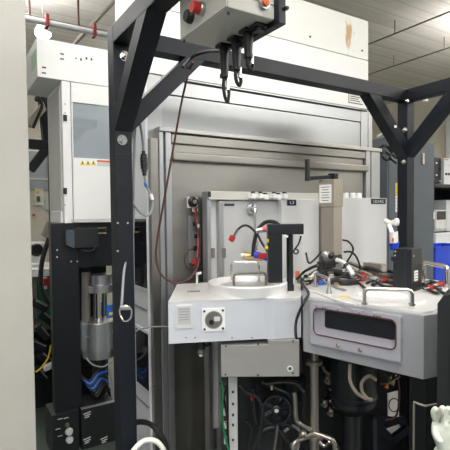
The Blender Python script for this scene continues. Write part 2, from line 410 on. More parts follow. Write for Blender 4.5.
# label on the skirt
la, lb_ = atY(348.5, 90, YF-.002), atY(362.5, 105, YF-.002)
st = B().box((la.x, YF-.0025, lb_.z), (lb_.x, YF, la.z), .0005).build('notice_sticker', 'paper', vm); st['label'] = 'pale notice sticker with tiny print'
m_ = B()
for k in range(5):
    z = la.z-(la.z-lb_.z)*(.16+.16*k); m_.box((la.x+.02, YF-.0035, z), (lb_.x-.03-.02*(k % 2), YF-.002, z+.006), 0)
m_.box((la.x, YF-.0035, lb_.z), (lb_.x, YF-.002, lb_.z+.006), 0); m_.box((la.x, YF-.0035, lb_.z), (la.x+.006, YF-.002, la.z), 0)
m_.build('print', 'ink', st, vm)
# steel upper panels
def zz(px, py, y=YF): return atY(px, py, y).z
z1 = 2.285
B().box((XL+.12, YF+.004, z1+.004), (XR-.14, 2.9, ZW), .003).build('steel_panel', 'steel', vm)
B().box((XL+.12, YF+.010, 2.02), (XR-.14, 2.9, z1), .003).build('steel_panel', 'steel', vm)
B().box((XL+.12, YF-.012, ZW-.022), (XR-.08, YF+.01, ZW-.014), .002).build('seam_strip', 'ink', vm)
for x0, x1 in ((XL, XL+.12), (XR-.14, XR-.055), (XR-.05, XR)):
    B().box((x0, YF, 0), (x1, 3.0, ZW-.004), .008).build('corner_post', 'alu', vm)
# lower box, proud of the upper panels
ZL = 2.07
xs0, xs1 = atY(160.5, 300, YL).x, atY(173, 300, YL).x
B().box((xs1, YL+.012, 0), (XR-.17, 3.0, ZL-.09), .003).build('front_plate', 'steel_dull', vm)
B().box((XL+.01, YL-.004, 0), (xs0, 3.0, 2.0), .004).build('side_strip', 'steel_dull', vm)
cp = B(); xm = (xs0+xs1)/2
cp.box((xs0, YL-.012, 0), (xm-.012, YL+.06, ZL-.02), .006); cp.box((xm+.0, YL-.012, 0), (xs1, YL+.06, ZL-.02), .006); cp.box((xm-.014, YL+.012, 0), (xm+.002, YL+.05, ZL-.03), 0)
cp.build('corner_post', 'alu', vm)
xr2 = atY(379, 155, YL).x; xr1 = atY(365, 155, YL).x
cp = B(); cp.box((xr1, YL-.012, 0), (xr1+.055, YL+.06, ZL-.02), .006); cp.box((xr1+.065, YL-.012, 0), (xr2, YL+.06, ZL-.02), .006); cp.build('corner_post', 'alu', vm)
B().box((XL+.06, YL-.025, ZL-.03), (xr2+.01, YF+.05, ZL), .006).build('ledge', 'steel_light', vm)
B().box((xs1, YL-.008, ZL-.095), (xr1, YL+.02, ZL-.035), .01).build('top_rail', 'steel_dull', vm)
B().box((xs1, YL-.03, ZL-.20), (xr1+.02, YL+.02, ZL-.145), .012).build('mid_rail', 'steel_dull', vm)
sc2 = atY(170.5, 160, YL-.012)
B().cyl(sc2, sc2+V((0, -.005, 0)), .008, 10).build('screw', 'brass', vm)
# left side face with framed windows
sf = B().box((XL-.006, YL+.03, 0), (XL+.01, 3.02, 2.36), .003).build('side_panel', 'pale', vm)
def zc(px, py): return atX(px, py, XL).z
for (ya, yb_) in ((219, 288), (333, 388)):
    yy0, yy1 = YL+.012, 2.74
    zt_, zb_ = zc(148, ya), zc(148, yb_)
    f_ = B(); f_.box((XL-.014, yy0, zb_-.02), (XL-.005, yy1, zt_+.02), .003)
    w_ = f_.build('side_window_frame', 'pale', vm)
    B().box((XL-.016, yy0+.006, zb_), (XL-.009, yy1-.02, zt_), .001).build('pane', 'darkglass', w_, vm)
for py in (310, 405):
    z = zc(148, py); B().box((XL-.012, YL+.04, z-.005), (XL-.004, 3.0, z+.005), .001).build('panel_rib', 'alu', vm)
for (px, py) in ((162, 158),(153.5,386)):
    c = atY(px, py, YL-.004); B().cyl(c, c+V((0, -.006, 0)), .006, 8).build('screw', 'chrome', vm)

# terminal strip with fitting on the steel front
tz = atY(193, 235, YL)
ts = thing('terminal_strip', 'wired terminal strip with round black fitting on the steel front', 'terminal strip', V((tz.x, YL, atY(193, 265, YL).z)))
def Yp(px, py, o=0): return atY(px, py, YL+.012-o)
B().box(Yp(187.5, 216), V((Yp(200, 262).x, YL-.004, Yp(200, 262).z)), .002).build('back_plate', 'alu', ts)
c = Yp(192, 202); 
o = B().box(V((Yp(186.5, 197).x, YL, Yp(186.5, 197).z)), V((Yp(197, 208).x, YL+.012, Yp(197, 208).z)), .002).build('fitting_plate', 'pale', ts)
B().lathe(c+V((0, -.012, 0)), [(.035, 0), (.03, .012), (.018, .02)], (0, -1, 0)).build('round_fitting', 'black', o, ts)
B().cyl(c+V((0, -.02, 0)), c+V((0, -.045, 0)), .013, 14).build('fitting_nose', 'greycable', o, ts)
for (px, py) in ((195, 224), (196, 236), (195, 248)):
    c = Yp(px, py, .016); B().box(c+V((-.016, -.016, -.014)), c+V((.016, .004, .014)), .003).build('terminal', 'black', ts)
c = Yp(198, 226, .03); B().box(c+V((-.008, -.004, -.012)), c+V((.008, .004, .012)), .002).build('wire_tag', 'white', ts)
c = Yp(195, 262, .02); B().box(c+V((-.02, -.012, -.015)), c+V((.02, .01, .015)), .004).build('red_connector', 'red', ts)
for k, pts in enumerate(([(193, 207), (195.5, 214), (197, 222), (198, 232), (198, 245), (197, 258)], [(197, 207), (196, 213), (195.5, 222), (199, 236), (199.5, 250), (198, 262)], [(194, 248), (187, 252), (184.5, 259), (187, 267), (193, 269), (198, 262)])):
    B().tube([Yp(x, y, .03+.006*k) for x, y in pts], .0045, 8).build('wire', ['pinkwire', 'wine', 'wine'][k], ts)
for px in (193.5, 197):
    c = Yp(px, 208, .02); B().cyl(c, c+V((0, 0, -.022)), .007, 10).build('wire_boot', 'white', ts)

# ================================================================== MOUNTING RACK WITH GREY COVERS (plane Y = 2.36)
YC = 2.36
def C(px, py, o=0): return atY(px, py, YC-o)
rk = thing('support_rack', 'aluminium profile rack with long top rail before the steel front', 'rack', (C(215, 300).x, YC+.05, 0))
zt0 = C(206, 191).z
B().box((C(205.5, 0).x, YC-.012, zt0-.052), (C(341, 0).x, YC+.07, zt0), .004).build('top_rail', 'panelbox', rk)
B().box((C(204.5, 0).x, YC-.014, zt0-.036), (C(207.5, 0).x, YC-.0125, zt0-.002), .001).build('end_cap', 'black', rk)
for a_, b_ in ((204.5, 208.5), (216.5, 221.5)):
    m_ = B(); xa, xb = C(a_, 0).x, C(b_, 0).x
    m_.box((xa, YC, 0), (xb, YC+.06, zt0-.06 if a_ > 210 else zt0-.0), .004)
    m_.build('upright', 'alu', rk)
B().box((C(208.5, 0).x, YC+.03, .2), (C(216.5, 0).x, YC+.05, zt0-.05), .002).build('filler_plate', 'cover', rk)
B().box((C(221.5, 0).x, YC+.01, .9), (C(283, 0).x, YC+.05, zt0-.055), .003).build('back_panel', 'darkcover', rk)
pl = B().box((C(223, 0).x, YC+.006, C(0, 206).z), (C(233, 0).x, YC+.011, C(0, 203).z), 0).build('rating_print', 'ink', rk)
c = C(209.5, 194.5, .012); B().cyl(c, c+V((0, -.003, 0)), .005, 8).build('screw', 'ink', rk)
for px in (213, 224): 
    c = C(px, 253, 0); B().box(c+V((-.012, -.004, -.03)), c+V((.012, .01, .03)), .002).build('door_stop', 'taupe_dark', rk)
# first cover box
def cover(px0, px1, ptop, zb, dep, lab, word, lx0, lx1, ly0, ly1, mname, proud):
    a_ = atY(px0, ptop, YC-proud); b_ = atY(px1, ptop, YC-proud)
    t = thing('cover_box', lab, 'cover', V(((a_.x+b_.x)/2, YC-proud, zb)))
    B().box((a_.x, YC-proud, zb), (b_.x, YC-proud+dep, a_.z), .006).build('shell', mname, t)
    l0, l1 = atY(lx0, ly0, YC-proud), atY(lx1, ly1, YC-proud)
    pl = B().box((l0.x, YC-proud-.003, l1.z), (l1.x, YC-proud, l0.z), .0008).build('name_plate', 'navy', t)
    pl['label'] = 'dark name plate with pale lettering'
    text(word, V(((l0.x+l1.x)/2, YC-proud-.003, (l0.z+l1.z)/2)), (l0.z-l1.z)*.52, (1, 0, 0), 'ink_white', 'lettering', pl, t, width=(l1.x-l0.x)*(.72 if len(word) > 2 else .42))
    return t
cover(281.5, 319, 199, .7, .10, 'light grey cover panel with small square dark plate, left of the crank column', 'L3', 287, 296, 199.5, 205.5, 'cover', .03)
cover(342, 387, 197.5, .7, .16, 'light grey cover box with wide dark lettered plate, right of the crank column', 'ULVAC', 371, 385.5, 198.5, 204, 'cover', .03)
# little white plugs on the rail
zr = zt0
def plug(px, y, first=[None]):
    x = atY(px, 196, y).x; z = atY(px, 198.5, y).z
    return x, z
pspots = [(253, 'leftmost white plug with black cap on the rail'), (260.5, 'second white plug with black cap from the left on the rail'), (265, 'third white plug from the left on the rail, slightly lower'), (274, 'fourth white plug from the left on the rail'), (278, 'fifth white plug from the left on the rail'), (284.5, 'rightmost white plug on the rail beside the square dark plate')]
first = None
for i, (px, lab) in enumerate(pspots):
    p = C(px, 198, .045); p.z = C(px, 198.5, .045).z
    if first is None:
        first = thing('capped_plug', lab, 'plug', p, 'white capped plugs on the rail')
        B().box(p+V((-.017, -.018, 0)), p+V((.017, .034, .026)), .004).build('body', 'white', first)
        B().cyl(p+V((0, 0, .024)), p+V((0, 0, .034)), .009, 12).build('neck', 'white', first)
        B().cyl(p+V((0, 0, .034)), p+V((0, 0, .043)), .014, 14).build('cap', 'black', first)
    else: dup(first, p+V((0, 0, -.006 if i in (2, 4) else 0)), lab)
second = None
for i, (px, lab) in enumerate(((346, 'white plug on the wide cover box beside the crank column'), (353, 'middle white plug on top of the wide cover box'), (359, 'white plug furthest from the column on the wide cover box'))):
    p = atY(px, 198, YC+.03); p.z = atY(342, 197.5, YC-.03).z
    if second is None:
        second = thing('rounded_plug', lab, 'plug', p, 'white plugs on the wide cover box')
        B().cyl(p, p+V((0, 0, .035)), .022, 16, .020, .004).build('body', 'white', second)
        B().cyl(p+V((0, 0, .035)), p+V((0, 0, .045)), .012, 12, .010).build('cap', 'greycable', second)
    else: dup(second, p, lab)

# crank column
cc = cw((331-225)/450*2.93, 2.93)
ck = thing('crank_column', 'warm grey square column with hand crank and paper notice', 'column', cc)
yw = math.radians(14)
RZ = Matrix.Rotation(yw, 3, 'Z')
def K(x, y, z): return xy(cc, 0)+RZ @ V((x, y, 0))+V((0, 0, z))
def zk(py):
    p = atD(331, py, 2.93); return p.z
B().obox(K(0, 0, zk(207)/2), (.104, .104, zk(207)), yw, .004).build('shaft', 'taupe', ck)
B().obox(K(0, 0, (zk(207)+zk(180))/2), (.114, .114, zk(180)-zk(207)), yw, .004).build('head', 'taupe', ck)
nt_ = B().obox(K(-.058, .006, (zk(203)+zk(185))/2), (.002, .088, zk(185)-zk(203)), yw, .0004).build('notice', 'paper', ck); nt_['label'] = 'white paper notice with lines of print'
m_ = B()
for k in range(6): m_.obox(K(-.0592, .006, zk(187.5+2.6*k)), (.001, .062-.014*(k % 2), .004), yw, 0)
m_.build('print', 'ink', nt_, ck)
B().obox(K(-.053, .045, zk(230)), (.008, .010, .5), yw, .002).build('guide_strip', 'taupe_dark', ck)
B().cyl(K(.03, 0, zk(180)), K(.03, 0, zk(177)), .02, 16).build('crank_hub', 'black', ck)
cr = B(); e = atD(307.5, 178.5, 2.86); cr.bar(K(.03, 0, zk(176.5)), e, .026, .024, bev=.004); cr.obox(K(.03, 0, zk(176)), (.05, .05, .036), yw, .005)
cr = cr.build('crank_arm', 'frame', ck)
B().cyl(e+V((0, 0, -.012)), e+V((0, 0, .118)), .017, 18, .016, .003).build('crank_grip', 'black', cr, ck)

# gas fitting before the grey panel
D2 = 2.62
gf = thing('gas_fitting', 'round chrome gas fitting with thin vertical pipe on the grey panel', 'fitting', atY(252, 258, YC-.03))
c = atY(252, 209, YC)
B().lathe(c, [(.040, 0), (.040, .006), (.036, .010), (.024, .012), (.02, .03), (.012, .034)], (0, -1, 0)).build('flange', 'alu', gf)
for k in range(5):
    a_ = 2*PI*k/5+.3; p = c+V((.030*math.cos(a_), -.01, .030*math.sin(a_))); B().cyl(p, p+V((0, -.01, 0)), .007, 8).build('flange_bolt', 'chrome', gf)
m_ = B(); e = c+V((-.01, -.045, 0)); m_.tube([c+V((0, -.03, 0)), e, e+V((-.005, -.004, -.03)), e+V((0, 0, -.1)), e+V((0, 0, -.29))], .0085, 10)
m_.cyl(e+V((0, 0, -.14)), e+V((0, 0, -.19)), .015, 6); m_.cyl(e+V((0, 0, -.20)), e+V((0, 0, -.26)), .018, 12)
m_.build('pipe', 'chrome', gf)
a_, b_ = atD(243, 255.5, D2), atD(262, 257.5, D2)
vb = B().cyl(a_, b_, .022, 18, None, .003).build('valve_barrel', 'brass', gf)
B().cyl(a_, a_+(a_-b_).normalized()*.012, .015, 14).build('barrel_cap', 'chrome', vb, gf)
# blue/red pneumatic valve
p = atD(258, 256, 2.5)
pv = thing('pneumatic_valve', 'blue pneumatic valve with red lever behind the black lifting tool', 'valve', p)
m_ = B(); m_.tube([atD(254, 255, 2.5), atD(259, 255.5, 2.5), atD(268, 258, 2.5)], .019, 12); m_.build('body', 'blue', pv)
B().bar(atD(259, 256.5, 2.465), atD(266, 255.5, 2.465), .016, .018, bev=.005).build('lever', 'red', pv)
# red plug on a curved cable
p = atD(232, 238.5, 2.5)
rp = thing('red_plug_lead', 'red square plug on a thin black lead curving from the fitting', 'cable', p)
B().obox(p, (.03, .024, .034), .6, .006, rot=Matrix.Rotation(.5, 3, 'Y')).build('plug', 'red', rp)
B().cyl(atD(234.5, 235.5, 2.5), atD(238.5, 229.5, 2.5), .007, 10).build('sleeve', 'greycable', rp)
B().tube([atD(234, 236, 2.5), atD(238, 229.5, 2.5), atD(244, 225.5, 2.5), atD(250, 227, 2.5), atD(257, 234, 2.45), atD(262, 243, 2.4), atD(269, 254, 2.36)], .0065, 10).build('lead', 'rubber', rp)
# hose loop behind the tool with pink-banded end
hp = thing('black_hose', 'black hose looping from a banded connector behind the lifting tool', 'hose', atD(262, 230, 2.5))
B().tube([atD(253, 256, 2.55), atD(254, 244, 2.55), atD(258, 230, 2.55), atD(265, 222.5, 2.55), atD(274, 222, 2.52), atD(280, 226, 2.45)], .011, 12).build('hose', 'rubber', hp)
m_ = B(); m_.cyl(atD(256, 231, 2.42), atD(263, 229.5, 2.42), .014, 12); m_.build('connector', 'alu', hp)
B().cyl(atD(262.5, 229.5, 2.42), atD(266.5, 228.6, 2.42), .016, 14, None, .003).build('collar', 'pinkwire', hp)

# ================================================================== LEFT PLATFORM (load lock)
ZP, ZPB = 1.153, .962
def T(px, py, z=ZP): return atZ(px, py, z)
A, Bq, Cq, Dq = T(168, 302), T(264, 298), T(274, 298.5), T(301, 297.2)
E_, G_ = T(305, 277), T(177, 284)
lp = thing('transfer_platform', 'cool white platform casing with round aluminium lid seat and fan port', 'platform', xy((A+Dq)/2, 0))
B().prism([A, Bq, Cq, Dq, E_, G_], ZPB, ZP-.006, .003).build('casing', 'platform', lp)
B().prism([A, Bq, Cq, Dq, E_, G_], ZP-.006, ZP, .002).build('top_plate', 'platform_top', lp)
fd = (Bq-A).normalized(); fn = fd.cross(V((0, 0, 1))); fn.normalize()
def FP(px, py, o=0): return atP(px, py, A+fn*o, fn)
UZ = V((0, 0, 1))
c = FP(184, 316.5); w_ = (FP(192, 316)-FP(176, 316)).length; h_ = FP(184, 306).z-FP(184, 329).z
lbx = B().extr(rrect(c, fd, UZ, w_, h_, .006), fn*.006).build('sight_frame', 'platform_top', lp)
B().extr(rrect(c+UZ*.006, fd, UZ, w_*.84, h_*.74, .004), fn*.0075).build('grey_label', 'darkcover', lbx, lp)
m_ = B()
for k in range(5): m_.extr(rrect(c+UZ*(.035-.012*k), fd, UZ, w_*.6, .0015, .0005, 2), fn*.0083)
m_.build('print', 'ink', lbx, lp)
c = FP(213.5, 319.5); s_ = (FP(225, 320)-FP(202, 320)).length
fp_ = B().extr(rrect(c, fd, UZ, s_, s_*.98, .006), fn*.006).build('fan_plate', 'white', lp)
m_ = B(); m_.lathe(c+fn*.0055, [(s_*.385, 0), (s_*.385, .003), (s_*.34, .003), (s_*.34, .0015)], fn, 32); m_.build('port_ring', 'greycable', fp_, lp)
B().lathe(c+fn*.006, [(s_*.34, 0), (s_*.34, .0022)], fn, 32).build('port_disc', 'taupe_dark', fp_, lp)
m_ = B(); m_.lathe(c+fn*.007-fd*s_*.1-UZ*.01, [(s_*.11, 0), (s_*.10, .008)], fn, 16); m_.build('hub', 'black', fp_, lp)
B().extr(rrect(c+fd*s_*.14+UZ*.004, fd, UZ, s_*.26, s_*.2, .004), fn*.0105).build('flap', 'pale', fp_, lp)
for a_ in (-1, 1):
    for b_ in (-1, 1): 
        p = c+fd*a_*s_*.4+UZ*b_*s_*.39; B().cyl(p+fn*.006, p+fn*.010, .0055, 10).build('screw', 'ink', fp_, lp)
for px in (186, 232, 252, 195): 
    p = FP(px, 337.5); B().cyl(p, p+fn*.003, .003, 8).build('screw', 'ink', lp)
m_ = B(); p = T(194, 291.5)
for k in range(5): m_.obox(p+fd*(k*.013-.026)+V((0, 0, .001)), (.008, .03, .002), math.atan2(fd.y, fd.x)-.3, 0)
m_.build('vent_marks', 'brown', lp)
B().box(FP(278, 299)+V((0, 0, 0)), FP(279, 300), 0)
dd = (Dq-Cq).normalized(); dn = dd.cross(UZ).normalized()
p = atP(287, 301, Cq, dn); B().extr(rrect(p, dd, UZ, .1, .014, .002), dn*.003).build('trim_strip', 'platform_top', lp)
# pedestal to the floor
pc = cw(.15, 2.5); 
B().obox(xy(pc, .48), (.30, .22, .96), -TH, .004).build('pedestal', 'blackmetal', lp)

# round lid
lc = cw((247-225)/450*2.262, 2.262)
R_ = .2
ld = thing('chamber_lid', 'round turned aluminium lid with rim and two bar handles', 'lid', xy(lc, ZP))
B().lathe(xy(lc, ZP), [(R_, 0), (R_, .048), (R_-.004, .053), (R_-.022, .053), (R_-.026, .046), (R_-.028, .024), (.001, .024)], n=64).build('rim', 'alu_bright', ld)
B().lathe(xy(lc, ZP+.024), [(R_-.045, 0), (R_-.05, .004), (R_-.055, .006), (.001, .006)], n=48).build('plate', 'alu', ld)
def uhandle(a_, b_, ztop, zbase, r, parent, m='chrome', name='handle'):
    a_, b_ = V(a_), V(b_); d_ = (b_-a_).normalized(); q = .018
    pts = [xy(a_, zbase), xy(a_, ztop-q), xy(a_, ztop-q*.3)+d_*q*.3, xy(a_, ztop)+d_*q, xy(b_, ztop)-d_*q, xy(b_, ztop-q*.3)-d_*q*.3, xy(b_, ztop-q), xy(b_, zbase)]
    m_ = B(); m_.tube(pts, r, 12, False)
    for p in (a_, b_): m_.cyl(xy(p, zbase), xy(p, zbase+.008), r*1.6, 14)
    return m_.build(name, m, parent)
zl = ZP+.030
z_h = lambda px, py, p: atD(px, py, (V((p.x, p.y, 0))-V((0, 0, 0))).dot(V((math.sin(TH), math.cos(TH), 0)))).z
h1a, h1b = T(231.5, 281.5, zl), T(259, 281.5, zl); uhandle(h1a, h1b, z_h(245, 262, h1a), zl-.002, .006, ld)
h2a, h2b = T(234, 288.5, zl), T(266, 287, zl); uhandle(h2a, h2b, z_h(250, 273.5, h2a), zl-.002, .0065, ld, 'taupe_dark')

# small white peg behind the platform edge
p = T(197, 284); p2 = atP(197, 275, p, V((math.sin(TH), math.cos(TH), 0)))
m_ = B(); m_.cyl(p, p2, .006, 10); m_.cyl(p2, p2+V((0, 0, .012)), .008, 10); m_.bar(p2+V((0, 0, .008)), p2+V((.02, -.012, .012)), .008, .008)
tag(m_.build('locating_peg', 'alu_bright'), 'thin white peg on the back edge of the round lid platform', 'peg')

# black lifting tool on lid
LT = T(275, 282.5, ZP+.052)
lt = thing('lifting_tool', 'black L shaped lifting tool standing on the round aluminium lid', 'lifting tool', LT)
yt = math.radians(-30); RT_ = Matrix.Rotation(yt, 3, 'Z')
def zl_(py): return z_h(275, py, LT)
def LK(x, y, z): return xy(LT, z)+RT_ @ V((x, y, 0))
wpx = 2.27/450
B().obox(LK(0, .01, (LT.z+zl_(224))/2), (14*wpx, .05, zl_(224)-LT.z), yt, .003).build('upright', 'blackmetal', lt)
B().obox(LK(.012, .01, (zl_(224)+zl_(234))/2), (.018, .054, .001), yt, 0)
B().obox(LK(10.5*wpx, .01, (zl_(224)+zl_(234.5))/2), (35*wpx, .055, zl_(224)-zl_(234.5)), yt, .004).build('arm', 'blackmetal', lt)
sp = LK(15*wpx, .014, 0)
ft = T(290, 290.5)
yf = B(); yf.cyl(xy(ft, z_h(290, 233, ft)), xy(ft, ZP+.02), .017, 20, None, .002); yf = yf.build('support_rod', 'blackmetal', lt)
B().cyl(xy(ft, ZP), xy(ft, ZP+.026), .021, 20, None, .004).build('rod_foot', 'black', yf, lt)
p = atP(286, 236.5, LT+RT_ @ V((0, -.018, 0)), RT_ @ V((0, -1, 0))); B().obox(p, (.022, .003, .011), yt, .001).build('white_tag', 'paper', lt)
p = LK(-.037, 0, zl_(248)); B().sph(p, .014, (1, 1, .8)).build('yellow_knob', 'yellow', lt)
p = LK(-.036, -.012, zl_(242)); B().cyl(p, p+V((0, 0, .016)), .006, 10).build('yellow_pin', 'yellow', lt)
m_ = B(); m_.tube([atD(301, 236, 2.33), atD(299, 243, 2.33), atD(295, 249, 2.33), atD(293, 252, 2.33)], .0045, 8); m_.build('thin_wire', 'rubber', lt)
m_ = B(); c = atD(296, 251.5, 2.33); m_.tube([c+RT*.012*math.cos(k*PI/4)+UZ*.012*math.sin(k*PI/4) for k in range(8)], .0035, 8, True, True); m_.build('wire_ring', 'rubber', lt)

# clip and red lever beside the rod
p = T(297, 283)
rl = thing('red_toggle', 'small red toggle clamp beside the black rod on the platform', 'clamp', p)
B().obox(p+V((0, 0, .02)), (.02, .02, .04), .3, .004).build('post', 'alu', rl)
B().obox(p+V((0, -.004, .052)), (.022, .018, .036), .3, .006).build('lever', 'orange', rl)

# grey drive box under the platform
bx = FP(221.5, 378); bx2 = FP(298.5, 376.5)
zb1 = bx.z; o_ = -.004
db = thing('drive_box', 'warm grey sheet metal box with round sticker under the white platform', 'box', xy((bx+bx2)/2, zb1))
i0 = V((bx.x, bx.y, 0))-fn*.012; i1 = xy(T(299.5, 376.6, zb1), 0); BKD = cw(0, .26); fd2 = (i1-i0).normalized(); fn2 = fd2.cross(UZ)
B().prism([i0, i1, i1+BKD, i0+BKD], zb1, ZPB-.022, .003).build('shell', 'greybox', db)
jx = atP(268, 340, i0, fn2); jx = xy(jx, 0)
B().prism([jx, i1, i1+BKD, jx+BKD], ZPB-.024, ZPB-.001, .002).build('mounting_flange', 'greybox', db)
p = atP(290, 368.5, i0, fn2); o = B().cyl(p, p+fn2*.002, .014, 20).build('sticker', 'ink_white', db); o['label'] = 'round pale sticker'
B().cyl(p+fn2*.002, p+fn2*.003, .008, 16).build('sticker_mark', 'pcb', o, db)
for (px, py) in ((225.5, 374.5), (258, 375), (293, 373), (293, 341), (258, 344), (226, 346)):
    p = atP(px, py, i0, fn2); B().cyl(p, p+fn2*.003, .0045, 8).build('screw', 'ink', db)
c0, c1 = FP(233, 345)-fn*.1, FP(262, 345)-fn*.1
for k in range(3):
    pass
# small motor hanging under platform
p = FP(203, 342)-fn*.1
mt = thing('cable_gland', 'dark cable gland with white tip hanging below the platform', 'gland', V((p.x, p.y, p.z-.1)))
B().cyl(V((p.x, p.y, ZPB)), V((p.x, p.y, ZPB-.06)), .022, 16).build('gland_body', 'rubber', mt)
m_ = B(); m_.cyl(V((p.x, p.y, ZPB-.06)), V((p.x, p.y, ZPB-.085)), .016, 6); m_.build('gland_nut', 'taupe_dark', mt)
B().cyl(V((p.x, p.y, ZPB-.085)), V((p.x, p.y, ZPB-.095)), .009, 10).build('gland_tip', 'paper', mt)
for k in range(3):
    B().tube([V((p.x+.02*k, p.y, ZPB-.0)), V((p.x+.03+.02*k, p.y, ZPB-.05)), V((p.x+.07, p.y+.02*k, ZPB-.03)), V((p.x+.09, p.y, ZPB))], .006, 8).build('lead', ['rubber', 'wine', 'tan'][k], mt)

# ================================================================== RIGHT CHAMBER
H = T(303, 298.3); I_ = T(424, 315.5); J_ = T(438, 313.5)
RB = .905
poly = [H, I_, J_, cw(1.08, 1.98), cw(1.24, 2.5), cw(.95, 2.84), cw(.45, 2.72), cw(.385, 2.3)]
rc = thing('wafer_chamber', 'grey machined polygon chamber with wide rounded viewing slot', 'chamber', xy(cw(.75, 2.3), RB))
B().prism(poly, RB, ZP, .004).build('casing', 'chamber', rc)
hd = (I_-H).normalized(); hn = hd.cross(UZ).normalized()
def HP(px, py, o=0): return atP(px, py, H+hn*o, hn)
def hz(px, py): return HP(px, py).z
c = (HP(313.5, 330)+HP(402, 340))/2; wB = (HP(402, 330)-HP(313.5, 330)).length
zt_, zb_ = ZP-.012, hz(313.5, 342)
c.z = (zt_+zb_)/2
hB = zt_-zb_
# bezel ring with a real opening
wI = (HP(398, 330)-HP(316.5, 330)).length; hI = hz(318, 306.5)-hz(318, 333.5)
cI = (HP(316.5, 320)+HP(398, 330))/2; cI.z = (hz(318, 306.5)+hz(318, 333.5))/2
def ringmesh(outer, inner, off):
    m_ = B(); off = V(off); n = len(outer)
    vs = [[m_.bm.verts.new(p+o) for p in L] for (L, o) in ((outer, V((0, 0, 0))), (outer, off), (inner, off), (inner, V((0, 0, 0))))]
    for a in range(4):
        A_, B_ = vs[a], vs[(a+1) % 4]
        for k in range(n): m_.bm.faces.new((A_[k], A_[(k+1) % n], B_[(k+1) % n], B_[k]))
    return m_
bz = ringmesh(rrect(c, hd, UZ, wB, hB, .006), rrect(cI, hd, UZ, wI, hI, .024), hn*.022).build('bezel', 'bezel', rc)
B().tube(rrect(cI+hn*.023, hd, UZ, wI-.004, hI-.004, .024), .0028, 8, False, True).build('gasket', 'wine', bz, rc)
B().extr(rrect(cI, hd, UZ, wI, hI, .024), hn*.002).build('slot_lining', 'bezel', bz, rc)
cG = cI+UZ*hI*.10+hd*.018; B().extr(rrect(cG+hn*.002, hd, UZ, wI*.84, hI*.62, .01), hn*.003).build('slot_glass', 'darkglass', bz, rc)
for t_ in (-.42, -.16, .08, .30):
    p = c+hd*(wB*t_); p.z = zt_-.010; B().cyl(p+hn*.022, p+hn*.026, .004, 10).build('screw', 'chrome', bz, rc)
for t_ in (-.34, -.31, .24, .27):
    p = c+hd*(wB*t_); p.z = zt_-.012; B().cyl(p+hn*.022, p+hn*.0245, .003, 8).build('screw_hole', 'ink', bz, rc)
for t_ in (-.06, .19):
    p = c+hd*(wB*(t_-.1)); p.z = zb_+.016; B().lathe(p+hn*.022, [(.009, 0), (.009, .003), (.005, .003), (.005, .006)], hn, 16).build('latch', 'chrome', bz, rc)
B().extr(rrect(V((c.x, c.y, zb_-.004)), hd, UZ, wB, .010, .002), hn*.014).build('lower_lip', 'bezel', rc)
p = hd
B().prism([poly[0]+hd*.02-hn*.02, poly[1]-hd*.01-hn*.02, poly[2]+V((0, .02, 0)), poly[3]-hd*.03+V((-.02, .02, 0)), poly[4]-V((.04, 0, 0)), poly[5]-V((.0, .04, 0)), poly[6]+V((.02, -.03, 0)), poly[7]+V((.02, 0, 0))], ZP-.002, ZP+.008, .002).build('top_plate', 'platform_top', rc)
ZC = ZP+.008
# black leg post under the chamber corner
ka, kb = HP(403, 385), HP(434, 400)
lg0 = xy(ka, 0)-hn*.06; lg1 = xy(I_, 0)-hn*.03
B().prism([lg0, lg1-hd*.0, xy(J_, 0)-hn*.04, lg1-hn*.12+hd*.08, lg0-hn*.15], 0, RB, .003).build('leg', 'blackmetal', rc)
B().obox(xy(cw(.55, 2.65), RB/2), (.28, .16, RB), -TH, .003).build('leg', 'blackmetal', rc)
B().obox(xy(cw(1.08, 2.45), RB/2), (.12, .12, RB), -TH, .003).build('leg', 'blackmetal', rc)

# lid with big handle
def hand(px0, py0, px1, py1, ptop, zbase, r, nm, lab, q=.03):
    a_, b_ = T(px0, py0, zbase), T(px1, py1, zbase); zt = z_h((px0+px1)/2, ptop, (a_+b_)/2)
    return a_, b_, zt
a_, b_, zt2 = hand(364.5, 304, 412, 305.5, 289.5, ZC+.012, .007, '', '')
mid = T(387, 299.5, ZC)
l2 = thing('port_cover', 'oval cream port cover with thick chrome bar handle', 'port cover', mid)
ang = math.atan2((b_-a_).y, (b_-a_).x)
m_ = B(); m_.lathe(V((0, 0, 0)), [(.16, 0), (.16, .010), (.155, .012), (.001, .012)], n=48)
for v in m_.bm.verts: v.co = V((v.co.x, v.co.y*.75, v.co.z)); 
for v in m_.bm.verts: v.co = Matrix.Rotation(ang, 3, 'Z') @ v.co+mid
m_.build('cover_disc', 'platform_top', l2)
m_ = B(); m_.tube([mid+Matrix.Rotation(ang, 3, 'Z') @ V((.10*math.cos(k*PI/8)-.02, .035*math.sin(k*PI/8)+.01, .016)) for k in range(16)], .009, 8, True, True); m_.build('oval_ring', 'paper', l2)
uhandle(a_, b_, zt2, ZC+.011, .0085, l2)
# second handle
a_, b_ = T(424, 282, ZC), T(447, 288, ZC)
uhandle(a_, b_, z_h(436, 262.5, a_), ZC, .012, rc)

